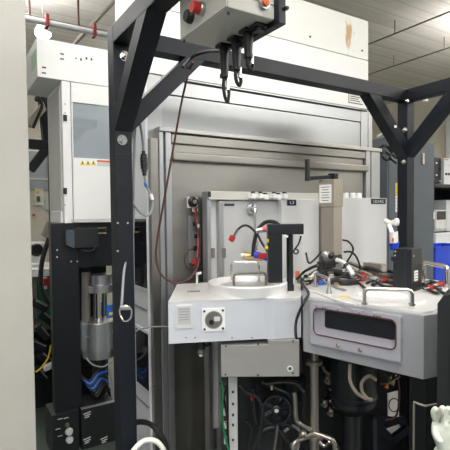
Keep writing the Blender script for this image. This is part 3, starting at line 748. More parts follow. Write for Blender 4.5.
# small black box on the chamber
kb0 = T(411.5, 292, ZC)
bb = thing('motor_box', 'small black metal box with white label standing on the grey chamber', 'box', kb0)
ya = math.radians(13); RB_ = Matrix.Rotation(ya, 3, 'Z')
zt3 = z_h(411, 249.5, kb0)
s1, s2 = .128, .092
def BK(x, y, z): return V((kb0.x, kb0.y, 0))+RB_ @ V((x, y, 0))+V((0, 0, z))
B().obox(BK(s1/2, s2/2, (ZC+zt3)/2), (s1, s2, zt3-ZC), ya, .003).build('body', 'blackmetal', bb)
B().obox(BK(s1/2, s2/2, ZC+.004), (s1+.012, s2+.012, .008), ya, .002).build('base_flange', 'black', bb)
p = BK(.052, -.001, z_h(420, 277, kb0)); o = B().obox(p, (.042, .002, .050), ya, .0005).build('rating_label', 'paper', bb); o['label'] = 'white rating label'
for k in range(3): B().obox(p+RB_ @ V((0, -.0015, 0))+V((0, 0, .014-.014*k)), (.030, .001, .003), ya, 0).build('print', 'ink', o, bb)
B().cyl(BK(.016, 0, zt3-.032), BK(.016, -.004, zt3-.032), .005, 10).build('screw', 'chrome', bb)
for (y, z) in ((.078, zt3-.014), (.080, zt3-.034)): B().cyl(BK(0, y, z), BK(-.004, y, z), .005, 10).build('screw', 'chrome', bb)
B().obox(BK(-.0005, .03, (ZC+zt3)/2), (.002, .0025, (zt3-ZC)*.9), ya, 0).build('seam', 'ink', bb)

# white/blue/red fitting by the second cover
p = atD(394, 262, 2.8)
cf = thing('regulator', 'vertical gas regulator with blue knob and white elbow beside the wide cover box', 'regulator', p)
m_ = B(); m_.tube([atD(386, 221, 2.9), atD(390, 223, 2.85), atD(395, 222, 2.82)], .017, 10); m_.cyl(atD(395, 222, 2.82), atD(398, 222, 2.82), .024, 12); m_.build('elbow', 'paper', cf)
B().tube([atD(389, 225, 2.84), atD(391, 230, 2.82), atD(393, 236, 2.8)], .014, 10).build('elbow_neck', 'alu_bright', cf)
B().cyl(atD(393.5, 232, 2.8), atD(394, 243, 2.8), .026, 16, None, .003).build('body', 'alu_bright', cf)
B().cyl(atD(393, 238, 2.772), atD(393, 242, 2.772), .006, 10).build('red_mark', 'orange', cf)
B().cyl(atD(394, 243, 2.8), atD(394.5, 250, 2.8), .031, 18, .022, .004).build('blue_knob', 'blue', cf)
B().cyl(atD(394.5, 250, 2.8), V((atD(394.5, 250, 2.8).x, atD(394.5, 250, 2.8).y, ZC)), .008, 10).build('stem', 'alu', cf)
B().cyl(atD(394.6, 257, 2.8), atD(394.6, 261, 2.8), .02, 8).build('nut', 'blackmetal', cf)

# ---- clutter on the chamber top
def hose(pts, r, m, label, cat='hose', name='hose', d=None, ribs=0, n=10, group=None):
    return tag(B().tube(pts, r, n, ribs=ribs).build(name, m), label, cat, group)
def Tz(px, py, h): # point h above the chamber top whose picture is (px,py)
    return T(px, py, ZC+h)
hose([Tz(326, 275, .02), Tz(333, 273.5, .02), Tz(344, 274.5, .02), Tz(354, 274, .02)], .016, 'rubber', 'thick black hose lying behind its twin on the chamber top')
hose([Tz(326, 281, .016), Tz(334, 281.5, .016), Tz(345, 282.5, .016), Tz(355, 281.5, .016)], .017, 'rubber', 'thick black hose lying nearest the yellow sticker')
for i, (px, py, col, lab) in enumerate(((362, 281, 'red', 'red valve block behind the oval port cover'), (384, 283, 'red', 'small red connector left of the black box'), (440, 287, 'red', 'red connector beside the chrome bar handle'), (431, 291, 'red', 'red connector at the foot of the black box'))):
    p = T(px, py, ZC); t = thing('valve_block', lab, 'valve', p, 'red valves on the chamber')
    w_ = .05 if i == 0 else .03
    B().obox(p+V((0, 0, .018)), (w_, .03, .036 if i == 0 else .02), .2*i, .005).build('block', col, t)
    B().cyl(p+V((.006, 0, .03 if i == 0 else .02)), p+V((.006, 0, .052 if i == 0 else .03)), .011, 12).build('knob', 'black' if i else 'red', t)
    B().cyl(p+V((-w_*.5, 0, .015)), p+V((-w_*.5-.03, .01, .012)), .007, 10).build('nipple', 'chrome', t)
# diagonal strips
for i, (a0, b0, m, lab) in enumerate((((348, 262.5), (386, 276), 'brown', 'upper dark brown flat strip laid slanting below the wide cover box'), ((349, 266), (372, 276), 'taupe', 'narrow pale strip slanting just below the brown one'), ((352, 272), (364, 278), 'brown', 'short brown strip end beside the red valve block'))):
    tag(B().bar(Tz(*a0, .035), Tz(*b0, .035), .035 if i == 0 else .02, .010, bev=.002).build('metal_strip', m), lab, 'strip')
tag(B().bar(Tz(366, 265.5, .05), Tz(384, 268, .05), .04, .035, bev=.004).build('bracket_block', 'taupe'), 'taupe bracket block at the foot of the wide cover box', 'bracket')
# dark motor lump
p = T(324, 277, ZC)
mo = thing('dark_actuator', 'knobbly black actuator at the foot of the crank column', 'actuator', p)
c1 = atD(322, 262, 2.62); c2 = atD(334, 260, 2.62)
B().cyl(c1, c2, .045, 18, None, .006).build('barrel', 'rubber', mo)
B().cyl(c2, c2+(c2-c1).normalized()*.045, .026, 14, None, .004).build('nose', 'blackmetal', mo)
B().sph(atD(326, 255, 2.60), .026).build('ball_cap', 'alu', mo)
B().sph(atD(331, 255.5, 2.58), .018).build('small_cap', 'black', mo)
B().cyl(V((c1.x, c1.y, ZC)), V((c1.x, c1.y, c1.z)), .03, 14).build('stand', 'black', mo)
B().tube([atD(337, 260, 2.55), atD(343, 262.5, 2.5), atD(348, 267, 2.46), atD(353, 275, 2.42)], .013, 12).build('white_elbow', 'alu_bright', mo)
B().cyl(atD(345.5, 265, 2.475), atD(347.5, 267.5, 2.46), .016, 14).build('elbow_band', 'black', mo)
# chrome U bracket at left
a_, b_ = T(315, 287, ZC), T(329, 293.5, ZC)
ub = thing('chrome_bracket', 'chrome bar handle at the left corner of the chamber top', 'handle', a_)
uhandle(a_, b_, z_h(322, 276, (a_+b_)/2), ZC, .0075, ub, 'alu', 'bar')
B().cyl(xy(b_, ZC), xy(b_, ZC+.03), .014, 16, .008).build('foot_cone', 'alu', ub)
# yellow sticker
p = T(345, 296.8, ZC); tag(B().extr(rrect(p, hd, hn, .055, .028, .006), V((0, 0, .0012))).build('yellow_sticker', 'yellow'), 'yellow oval sticker on the chamber top', 'sticker')
# green circuit board and small connectors
p = T(304, 283, ZP)
pc_ = thing('circuit_board', 'small green circuit board between the black rod and the chamber', 'circuit board', p)
B().obox(p+V((0, 0, .03)), (.09, .05, .004), -.2, .001).build('board', 'pcb', pc_)
for k in range(4): B().obox(p+V((-.03+.02*k, -.01*k % .02, .038)), (.012, .02, .014), -.2, .001).build('chip', ['ink', 'paper', 'black', 'brass'][k], pc_)
for s in (-1, 1): B().cyl(p+V((.035*s, 0, 0)), p+V((.035*s, 0, .03)), .004, 8).build('standoff', 'brass', pc_)
cn = None
for i, (px, py, m, lab) in enumerate(((311, 280, 'paper', 'white connector beside the green circuit board'), (318, 282.5, 'red', 'red connector beside the chrome bar handle at the left'), (321, 285, 'labelblue', 'blue connector beneath the chrome bar handle at the left'), (339, 273, 'labelblue', 'blue connector behind the twin black hoses'), (304, 287, 'taupe', 'taupe connector in front of the green circuit board'))):
    p = T(px, py, ZC if px > 309 else ZP); t = thing('cable_connector', lab, 'connector', p, 'small connectors on the chamber top')
    B().obox(p+V((0, 0, .012)), (.034, .02, .024), -.3+.2*i, .004).build('housing', m, t)
    B().obox(p+V((.02, 0, .012)), (.014, .014, .014), -.3+.2*i, .002).build('latch', 'black', t)
hose([T(297, 279, ZP+.03), T(304, 272, ZP+.06), T(311, 268, ZP+.10), T(318, 265, ZP+.12)], .008, 'rubber', 'black cable rising from the circuit board to the actuator', 'cable', 'black_cable')
hose([T(306, 281, ZP+.02), T(312, 276, ZP+.06), T(317, 272, ZP+.05), T(324, 277, ZP+.02)], .007, 'whitecable', 'white looped cable over the circuit board', 'cable', 'white_cable')
hose([T(364, 275, ZC+.01), T(372, 270, ZC+.03), T(381, 277, ZC+.012), T(390, 279, ZC+.012), T(399, 284, ZC+.012)], .009, 'rubber', 'black cable winding towards the foot of the small black box', 'cable', 'black_cable')
hose([T(373, 285, ZC+.008), T(380, 279, ZC+.02), T(389, 276, ZC+.012), T(398, 279, ZC+.01)], .011, 'rubber', 'thicker black cable behind the oval port cover', 'cable', 'black_cable')
hose([T(423, 285, ZC+.01), T(430, 282, ZC+.012), T(438, 284, ZC+.012), T(449, 282, ZC+.012)], .013, 'rubber', 'black hose below the wide chrome handle', 'hose')
hose([T(426, 288, ZC+.01), T(436, 293, ZC+.01), T(441, 289, ZC+.01)], .007, 'rubber', 'thin black cable crossing right of the black box', 'cable', 'black_cable')
hose([T(343, 268, ZC+.03), T(347, 262, ZC+.06), atD(353, 250, 2.72), atD(349, 242, 2.75), atD(343, 240, 2.8)], .006, 'rubber', 'thin black cable arching before the wide cover box', 'cable', 'black_cable')
hose([atD(344, 252, 2.76), atD(351, 252, 2.72), atD(357, 258, 2.66), Tz(361, 270, .02)], .006, 'rubber', 'thin black cable sagging across the foot of the wide cover box', 'cable', 'black_cable')
hose([atD(306, 253, 2.6), atD(309, 263, 2.55), atD(316, 258, 2.6), atD(321, 252, 2.66)], .006, 'rubber', 'thin black cable before the left cover panel', 'cable', 'black_cable')
for (px, py, lab) in ((400, 279, 'white cylinder behind the small black box'), (376, 279, 'white flat disc between the cables behind the port cover')):
    p = T(px, py, ZC); tag(B().lathe(p, [(.07, 0), (.07, .014), (.064, .018), (.001, .018)], n=32).build('flat_disc', 'platform_top'), lab, 'disc')
extra = [
 ([(334, 279), (342, 277, .02), (352, 279), (360, 284), (366, 289)], .007, 'rubber', 'black cable running between the twin hoses and the red valve block'),
 ([(318, 278), (324, 281, .02), (331, 285), (338, 288), (346, 290)], .005, 'greycable', 'grey cable lying in front of the chrome bar handle'),
 ([(309, 284), (314, 279, .03), (320, 273, .05), (326, 270, .06)], .006, 'rubber', 'black cable rising behind the chrome bar handle'),
 ([(309, 290), (316, 292), (326, 296), (340, 301), (356, 305)], .004, 'paper', 'thin white tube along the front left edge of the chamber top'),
 ([(366, 283), (374, 281, .02), (383, 286), (392, 287), (400, 289)], .008, 'rubber', 'black cable running just behind the chrome handle of the port cover'),
 ([(371, 276), (379, 273, .02), (388, 271, .02), (396, 274)], .012, 'frame', 'dark slate hose curving before the wide cover box'),
 ([(384, 275, .02), (391, 281, .01), (396, 278, .03), (394, 270, .05)], .006, 'greycable', 'grey cable curling at the foot of the gas regulator'),
 ([(404, 281), (397, 283, .02), (389, 282), (381, 280)], .009, 'rubber', 'black cable coming out left of the small black box'),
 ([(345, 271, .03), (352, 268, .05), (360, 272, .03), (369, 272, .02)], .007, 'greycable', 'grey cable crossing the brown strips'),
 ([(358, 272, .03), (366, 268, .05), (376, 270, .05), (384, 275, .03)], .013, 'rubber', 'thick black hose humped behind the red valve block'),
 ([(386, 279, .01), (394, 276, .03), (402, 277, .02), (409, 281, .01)], .012, 'rubber', 'thick black hose behind the small black box'),
 ([(309, 276, .02), (318, 271, .03), (330, 270, .03), (341, 272, .02)], .013, 'rubber', 'thick black hose in front of the black actuator'),
 ([(300, 282, .0), (309, 281, .02), (318, 279, .03), (328, 277, .02)], .006, 'wine', 'dark red cable from the circuit board to the twin hoses'),
 ([(428, 286), (436, 288, .02), (443, 293), (450, 294)], .008, 'rubber', 'black cable at the far right corner of the chamber top'),
]
for pts, r, m, lab in extra:
    hose([Tz(p[0], p[1], p[2] if len(p) > 2 else r+.001) for p in pts], r, m, lab, 'cable', 'loose_cable')
for i, (px, py, w_, h_, m, lab) in enumerate(((357, 276, .05, .03, 'black', 'black valve manifold behind the red valve block'), (371, 279, .04, .025, 'frame', 'dark block between the red valve block and the red connector'), (392, 284, .05, .02, 'blackmetal', 'low black block left of the small black box'), (331, 279, .03, .03, 'alu', 'small bare metal block behind the chrome bar handle'), (336, 286, .03, .012, 'brass', 'small brass block in front of the twin black hoses'), (378, 271, .07, .035, 'black', 'black block under the brown strip by the cover box'))):
    p = T(px, py, ZC); t = thing('manifold_block', lab, 'block', p)
    B().obox(p+V((0, 0, h_/2)), (w_, .03, h_), .3*i, .004).build('block', m, t)
    for k in (-1, 1): B().cyl(p+V((k*w_*.25, 0, h_)), p+V((k*w_*.25, 0, h_+.008)), .006, 8).build('port_screw', 'chrome' if k > 0 else 'brass', t)
# lead from platform over the front
hose([T(301, 281, ZP+.03), T(304, 286, ZP+.02), T(308.5, 293.5, ZP+.012), HP(303.5, 303, .03)+fn*.0, FP(296.5, 320, .02), FP(296, 335, .03), FP(299.5, 350, .03), FP(301, 372, -.02)], .0065, 'rubber', 'black cable dropping over the gap between the two platforms', 'cable', 'black_cable')
p = FP(294.5, 327, .004); tag(B().obox(p, (.022, .012, .012), -.3, .002).build('wire_clip', 'yellow'), 'tiny yellow clip holding the dropping cable', 'clip')

# ================================================================== UNDERSIDE
def U(px, py, t): return atD(px, py, t)
# chrome pipe stand
t = 2.22; p0 = U(314, 350, t); 
ps = thing('pipe_stand', 'tall stainless pipe with branches under the grey chamber', 'pipe', xy(p0, 0))
B().cyl(V((p0.x, p0.y, 0)), V((p0.x, p0.y, RB)), .023, 20).build('riser', 'dull_pipe', ps)
for py in (362, 437):
    z = U(314, py, t).z; B().lathe(V((p0.x, p0.y, z-.012)), [(.024, 0), (.042, .002), (.042, .02), (.024, .022)], n=24).build('clamp_ring', 'dull_pipe' if py > 400 else 'taupe_dark', ps)
zj = U(314, 432, t).z
for pts, m in (([U(314, 433, t), U(304, 438, t-.02), U(297, 441, t-.04), U(293, 447, t-.05), U(293, 470, t-.05)], 'dull_pipe'), ([U(314, 433, t), U(326, 437, t-.02), U(333, 441, t-.03), U(335, 452, t-.03), U(335, 475, t-.03)], 'dull_pipe'), ([U(311, 430, t), U(300, 424, t), U(296, 418, t), U(295, 400, t), U(294, 392, t)], 'dull_pipe')):
    B().tube(pts, .012, 12).build('branch', m, ps)
B().lathe(U(294, 398, 2.42), [(.05, 0), (.055, .02), (.06, .06), (.06, .12), (.001, .12)], n=24).build('pump_canister', 'blackmetal', ps)
for px, py in ((293, 446), (303, 434)): B().sph(U(px, py, t-.04), .019).build('joint', 'dull_pipe', ps)
# black backdrop added for the dark machine interior behind everything
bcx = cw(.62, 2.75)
bc = thing('interior_backdrop', 'black open base frame added for the dark interior below the chamber', 'cabinet', xy(bcx, 0))
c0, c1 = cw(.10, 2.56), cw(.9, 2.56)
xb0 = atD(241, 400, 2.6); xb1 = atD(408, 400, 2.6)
B().prism([xy(xb0, 0), xy(xb1, 0), xy(xb1, 0)+cw(0, .06), xy(xb0, 0)+cw(0, .06)], 0, RB-.03, .003).build('back_panel', 'black', bc)  # black sheet stands in for the shaded depth of the machine
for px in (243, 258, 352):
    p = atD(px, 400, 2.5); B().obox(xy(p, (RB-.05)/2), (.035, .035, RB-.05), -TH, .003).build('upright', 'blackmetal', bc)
# grey rail & green wires
p = U(233, 400, 2.3)
gr = thing('slotted_rail', 'blue grey slotted steel rail upright below the drive box', 'rail', xy(p, 0))
B().obox(xy(p, .39), (.045, .03, .78), -TH, .003).build('rail', 'cover', gr)
for py in (392, 404, 415, 425, 440):
    q = U(233, py, 2.275); B().obox(q, (.010, .006, .012), -TH, .001).build('rail_bolt', 'ink', gr)
for i, (px, py) in enumerate(((224, 397), (224.5, 412), (225, 425), (225.5, 440))):
    q = U(px, py, 2.28); B().obox(q, (.016, .03, .03), -TH, .003).build('terminal', 'pale', gr)
hose([U(221, 380, 2.2), U(223, 390, 2.2), U(222, 405, 2.2), U(223, 425, 2.2), U(226, 440, 2.2), U(229, 452, 2.2), U(231, 470, 2.2)], .006, 'green', 'green earth wire running down beside the slotted rail', 'wire', 'green_wire')
hose([U(220, 383, 2.22), U(226, 388, 2.22), U(224, 398, 2.23), U(226, 410, 2.24), U(228, 430, 2.24), U(230, 470, 2.24)], .005, 'rubber', 'thin black wire beside the green earth wire', 'wire', 'black_wire')
# cooling fan
c = U(276, 409, 2.25)
fa = thing('cooling_fan', 'round black cooling fan in the shade under the drive box', 'fan', c)
fv = -FW
B().lathe(c, [(.075, -.02), (.078, .0), (.075, .02), (.066, .02), (.066, -.018)], fv, 32).build('ring', 'blackmetal', fa)
B().lathe(c, [(.024, -.015), (.024, .018), (.018, .022), (.001, .022)], fv, 20).build('hub', 'black', fa)
m_ = B(); Rf = fv.to_track_quat('Z', 'Y').to_matrix()
for k in range(7):
    a_ = 2*PI*k/7; m_.obox(c+Rf @ V((.045*math.cos(a_), .045*math.sin(a_), 0)), (.045, .022, .003), rot=Rf @ Matrix.Rotation(a_, 3, 'Z') @ Matrix.Rotation(.6, 3, 'X'), bev=.001)
m_.build('blades', 'frame', fa)
p = c+fv*.022; B().cyl(p, p+fv*.002, .010, 14).build('hub_label', 'pale', fa)
m_ = B(); q = U(277.5, 425, 2.2); m_.bar(q, U(271, 470, 2.2), .022, .006, bev=.002); m_.build('mount_strap', 'taupe_dark', fa)
for i, pts in enumerate(([(253, 388), (256, 420), (268, 432), (284, 424), (292, 428)], [(262, 382), (275, 388), (290, 396), (293, 415)], [(254, 450), (262, 432), (276, 428), (290, 444)], [(240, 384), (246, 392), (258, 398), (262, 412), (259, 440), (254, 470)], [(266, 384), (282, 382), (296, 384), (304, 392)])):
    hose([U(x, y, 2.3-.02*i) for x, y in pts], .012 if i < 3 else .009, 'rubber', ['black hose looping round the left of the cooling fan', 'black hose passing over the cooling fan', 'black hose rising under the cooling fan', 'thin black hose left of the cooling fan down to the floor', 'thin black hose just under the drive box'][i], 'hose', 'corrugated_hose', ribs=1)
for (px, py, m, w, lab) in ((252, 397, 'red', .03, 'small red tag in the shade under the drive box'), (281, 398, 'greycable', .035, 'grey clip just above the cooling fan'), (272, 387, 'tan', .03, 'tan clip hidden under the drive box')):
    p = U(px, py, 2.27); tag(B().obox(p, (w*.5, .01, w), .4, .003).build('clip', m), lab, 'clip')
extra = [
 ([(300, 384), (305, 398), (303, 415), (308, 432), (306, 470)], .010, 'rubber', 'black hose dropping just left of the stainless pipe'),
 ([(322, 366), (326, 372), (332, 374), (340, 372)], .008, 'taupe_dark', 'dim metal tube bending off the stainless pipe below the chamber'),
 ([(336, 400), (346, 410), (352, 428), (350, 470)], .010, 'rubber', 'black hose falling right of the dim valves'),
 ([(246, 420), (252, 430), (249, 445), (246, 470)], .009, 'rubber', 'black hose at the foot of the black upright beside the slotted rail'),
 ([(284, 432), (292, 426), (300, 432), (298, 446), (294, 470)], .008, 'greycable', 'grey cable curling right of the fan mounting strap'),
 ([(318, 440), (324, 446), (330, 442), (338, 448), (342, 470)], .010, 'chrome', 'bent stainless tube near the foot of the stainless pipe'),
]
for pts, r, m, lab in extra:
    hose([U(p[0], p[1], 2.3) for p in pts], r, m, lab, 'hose', 'loose_hose')
# hoses under chamber
hose([U(350, 364, 2.05), U(350, 380, 2.05), U(356, 392, 2.05), U(366, 399, 2.06)], .008, 'tan', 'tan hose curving down below the viewing slot', 'hose', 'tan_hose')
hose([U(376, 380, 2.1), U(369, 376, 2.1), U(362, 382, 2.1), U(362, 391, 2.1), U(367, 398, 2.1), U(372, 400, 2.1)], .008, 'tan', 'tan hose bent in a hook under the viewing slot', 'hose', 'tan_hose')
for i, (px, py) in enumerate(((328, 380), (333, 388), (334, 400), (325, 403), (340, 405), (331, 412))):
    p = U(px, py, 2.3); t = thing('pipe_valve', ['topmost small dim valve beside the stainless pipe', 'second small dim valve below the viewing slot', 'dim valve with brass nut in the middle of its cluster', 'dim valve nearest the stainless pipe', 'dim valve furthest from the stainless pipe', 'lowest dim valve of the cluster by the stainless pipe'][i], 'valve', p, 'dim valves under the chamber')
    B().cyl(p+V((0, 0, -.02)), p+V((0, 0, .02)), .012, 10).build('body', 'taupe_dark', t)
    B().cyl(p+V((0, 0, .02)), p+V((0, 0, .032)), .017, 8).build('nut', 'brass' if i % 2 == 0 else 'chrome', t)
    B().cyl(p+V((0, 0, 0)), p-cw(.02, .02), .009, 8).build('port', 'chrome', t)
# big dark drum under chamber
dc = cw((352-225)/450*2.28, 2.28)
dm = thing('pump_drum', 'large black pump drum hanging below the grey chamber', 'pump', xy(dc, .45))
B().lathe(xy(dc, .52), [(.06, 0), (.11, .04), (.12, .06), (.12, .37), (.10, .385)], n=40).build('drum', 'blackmetal', dm)
B().cyl(xy(dc, 0), xy(dc, .53), .05, 20).build('drain_pipe', 'black', dm)
B().lathe(xy(dc, .60), [(.121, 0), (.125, .005), (.125, .02), (.121, .025)], n=40).build('band', 'frame', dm)
# papers and dark rods at right-bottom
p = U(393.5, 404, 2.3)
tg = thing('hanging_tag', 'white hanging tag with dark ring in front, beside the black chamber leg', 'tag', p)
m_ = B(); q = U(388, 394, 2.3); r_ = U(399, 391, 2.3); s_ = U(399, 417, 2.3); u_ = U(388, 416, 2.3)
m_.extr([q, r_, s_, u_], FW*.012); m_.build('card', 'paper', tg)
m_ = B(); c = U(394, 405, 2.285); m_.tube([c+RT*.026*math.cos(k*PI/5)+UZ*.034*math.sin(k*PI/5) for k in range(10)], .003, 8, True, True); m_.build('ring', 'wine', tg)
for i, pts in enumerate(([(388, 378), (392, 374), (396, 372), (398, 380), (399, 392), (398, 410), (394, 418), (386, 420)], [(376, 366), (384, 374), (391, 380), (397, 378)], [(380, 384), (388, 383), (395, 379), (400, 376)])):
    hose([U(x, y, 2.22-.03*i) for x, y in pts], .005, ['wine', 'rubber', 'brass'][i], ['dark red wire hanging over the white tag', 'black wire just above the white tag', 'brass coloured wire above the white tag'][i], 'wire', 'thin_wire')
for i, (px, py) in enumerate(((389, 381), (395, 376), (392, 385), (386, 388))):
    p = U(px, py, 2.24); tag(B().cyl(p, p+V((.012, .0, .022)), .010, 8, .007).build('wire_joint', ['brass', 'chrome', 'tan', 'orange'][i]), ['brass wire joint above the white tag', 'shiny wire joint above the white tag', 'tan wire joint nearest the white tag', 'orange wire joint above the upper bar of the black chassis'][i], 'connector')
# open black chassis at lower right
q0, q1 = U(372, 418, 2.3), U(404, 420, 2.3)
ch = thing('floor_chassis', 'low black angle frame below the white tag', 'frame', xy(q0, 0))
for (a_, b_) in (((372, 418), (404, 420)), ((372, 420), (392, 440)), ((392, 440), (408, 428)), ((372, 428), (384, 452))):
    B().bar(U(*a_, 2.3), U(*b_, 2.3), .03, .03, bev=.003).build('bar', 'frame', ch)
B().bar(U(373, 418, 2.28), V((U(373, 418, 2.28).x, U(373, 418, 2.28).y, 0)), .03, .03, up=(0, 1, 0), bev=.003).build('upright', 'frame', ch)
p = U(393, 433, 2.36); tag(B().bar(U(386, 436, 2.38), U(402, 430, 2.38), .06, .03, bev=.003).build('paper_stack', 'paper'), 'white papers tucked inside the low black frame', 'paper')
# thin bracket tube on leg
a_ = U(414, 402, 1.72)
tag(B().tube([V((a_.x, a_.y, 0)), V((a_.x, a_.y, a_.z-.02)), a_, U(420, 404.5, 1.71), U(426, 406, 1.70), U(437, 404, 1.71)], .0045, 8, False).build('bent_rod', 'taupe'), 'thin bent steel rod before the black chamber leg', 'rod')

# black panel at the right edge and the glove
pe = atD(436, 400, 1.42); 
be = thing('black_console', 'black console with rounded top shoulder at the right edge', 'console', xy(pe, 0))
c0 = atD(437, 380, 1.5); zt4 = atD(445, 294, 1.5).z; zsh = atD(437, 303, 1.5).z
q0 = xy(c0, 0); dX = cw(1, .15).normalized(); dY = cw(.62, 1).normalized()
m_ = B(); m_.extr([q0, q0+dX*.34, q0+dX*.34+UZ*zt4, q0+dX*.05+UZ*zt4, q0+dX*.022+UZ*(zt4-.006), q0+UZ*zsh], dY*.22); m_.build('shell', 'black', be)
B().obox(q0+dX*.17+dY*(-.003)+UZ*.85, (.24, .006, .5), math.atan2(dX.y, dX.x), .002).build('front_cover', 'blackmetal', be)
# glove
gl = thing('rubber_glove', 'pale green rubber glove hung on the black console', 'glove', atD(443, 448, 1.4))
def Gp(px, py, t=1.40): return atD(px, py, t)
bm_ = bmesh.new(); verts = []; edges = []; rad = []
def chain(pts, rs, start=None):
    last = start
    for p, r in zip(pts, rs):
        verts.append(p); rad.append(r); i = len(verts)-1
        if last is not None: edges.append((last, i))
        last = i
    return last
root_i = chain([Gp(440, 428)], [.022])
chain([Gp(444, 442), Gp(447, 458)], [.026, .026], root_i)
chain([Gp(436, 420, 1.40), Gp(433.5, 412, 1.39), Gp(437, 407.5, 1.38)], [.013, .0105, .009], root_i)
chain([Gp(441, 417, 1.38), Gp(441, 409, 1.37), Gp(445, 407, 1.36)], [.012, .0105, .009], root_i)
chain([Gp(445, 418, 1.39), Gp(447, 410, 1.38), Gp(450, 407, 1.37)], [.012, .010, .009], root_i)
chain([Gp(448, 423, 1.40), Gp(452, 416, 1.40)], [.012, .010], root_i)
chain([Gp(435, 432, 1.385), Gp(438.5, 440, 1.36), Gp(443, 443, 1.345)], [.012, .011, .009], root_i)
off = gl.location.copy()
me = bpy.data.meshes.new('glove_body'); me.from_pydata([v-off for v in verts], edges, []); me.materials.append(M['glove'])
go = bpy.data.objects.new('glove_body', me); COL.objects.link(go); go.parent = gl
sk = go.modifiers.new('skin', 'SKIN'); sk.use_smooth_shade = True
for i, sv in enumerate(me.skin_vertices[0].data): sv.radius = (rad[i], rad[i]); sv.use_root = (i == 0)
ss = go.modifiers.new('sub', 'SUBSURF'); ss.levels = 2; ss.render_levels = 2
gl_c = B().tube([Gp(444, 449), Gp(447, 458), Gp(450, 472)], .030, 16); gl_c.build('cuff', 'glove', gl)
m_ = B(); m_.tube([Gp(441, 409, 1.35), Gp(443, 413, 1.34), Gp(441, 418, 1.345), Gp(440, 422, 1.36)], .004, 8); tag(m_.build('glove_strap', 'tan'), 'thin tan strap looped over the pale green glove', 'strap')

# ================================================================== LEFT CABINET
YA = 3.0
def L(px, py, o=0): return atY(px, py, YA-o)
xA, xB, xC = L(36.5, 40).x, L(62, 100).x, L(121, 100).x
lm = thing('white_cabinet', 'tall white equipment cabinet with glazed door and black base frame', 'cabinet', (xB+.2, YA+.2, 0))
zh0, zh1 = L(75, 82).z, L(37.5, 37).z
B().box((xA, YA, zh0), (xC, YA+.5, zh1), .006).build('top_housing', 'white', lm)
yv = YA-.001
m_ = B()
for (px, py) in ((62, 54), (62, 59), (44, 67.5), (44, 73), (77, 58.5), (82, 59), (87.5, 58), (92.5, 59)):
    c = L(px, py); m_.box((c.x-.012, yv-.001, c.z-(.004 if px < 80 else .012)), (c.x+(.012 if px < 70 else -.002), yv+.01, c.z+.004), 0)
m_.build('slots', 'ink', lm)
B().box((xA-.001, YA+.03, zh0+.08), (xA+.01, YA+.2, zh1-.06), .001).build('green_label', 'greenlabel', lm)
zb = L(80, 223).z
B().box((xB, YA+.03, zb), (xC, YA+.46, zh0-.001), .005).build('body', 'white', lm)
B().box((xB-.004, YA+.06, zb+.05), (xB+.01, YA+.42, zh0-.03), .002).build('side_plate', 'panelbox', lm)
B().box((xB, YA+.004, zb), (L(70.5, 100).x, YA+.03, zh0-.002), .003).build('door_post', 'white', lm)
# door
d0 = L(71.2, 100).x
dr = B(); w0, w1 = L(72.5, 103), L(121, 157); wz1, wz0 = L(74, 102).z, L(74, 157.5).z
dr.box((d0, YA, zb+.004), (w0.x, YA+.03, zh0-.004), .002); dr.box((w0.x, YA, zb+.004), (xC, YA+.03, wz0), .002); dr.box((w0.x, YA, wz1), (xC, YA+.03, zh0-.004), .002); dr.box((xC-.03, YA, wz0), (xC, YA+.03, wz1), .002)
dr = dr.build('door', 'white', lm)
B().box((w0.x-.004, YA+.008, wz0-.004), (xC-.02, YA+.016, wz1+.004), 0).build('pane', 'doorglass', dr, lm)
for py in (118, 191):
    c = L(65, py, -.004); B().box(c+V((-.012, -.008, -.02)), c+V((.012, .002, .02)), .003).build('latch', 'black', lm)
for py in (104, 113, 205): 
    c = L(65, py, -.004); B().cyl(c, c+V((0, -.003, 0)), .005, 10).build('screw', 'alu', lm)
for px in (82.5, 88, 93.5):
    c = L(px, 163); h_ = .017
    o = B().extr([V((c.x-h_, YA-.001, c.z-h_*.8)), V((c.x+h_, YA-.001, c.z-h_*.8)), V((c.x, YA-.001, c.z+h_))], (0, .001, 0)).build('warning_label', 'yellow', lm, smooth=False); o['label'] = 'yellow warning triangle'
    B().box((c.x-.003, YA-.0018, c.z-.006), (c.x+.003, YA-.001, c.z+.006), 0).build('warning_mark', 'ink', o, lm)
o = B().box((L(97, 160).x, YA-.001, L(97, 162).z), (L(114, 160).x, YA+.001, L(97, 160).z), 0).build('notice_label', 'orange', lm); o['label'] = 'orange strip notice'
B().box((L(97, 160).x, YA-.001, L(97, 166).z), (L(114, 160).x, YA+.001, L(97, 162.4).z), 0).build('notice_text', 'pale', o, lm)
B().box((L(71, 218).x, YA-.004, L(71, 220.5).z), (xC, YA+.002, L(71, 219).z), 0).build('door_sill', 'cover', lm)
# side details of body (pale sheet w/ bright foot)
B().box((xB-.012, YA+.06, zb), (xB+.004, YA+.36, zb+.08), .003).build('side_foot', 'white', lm)
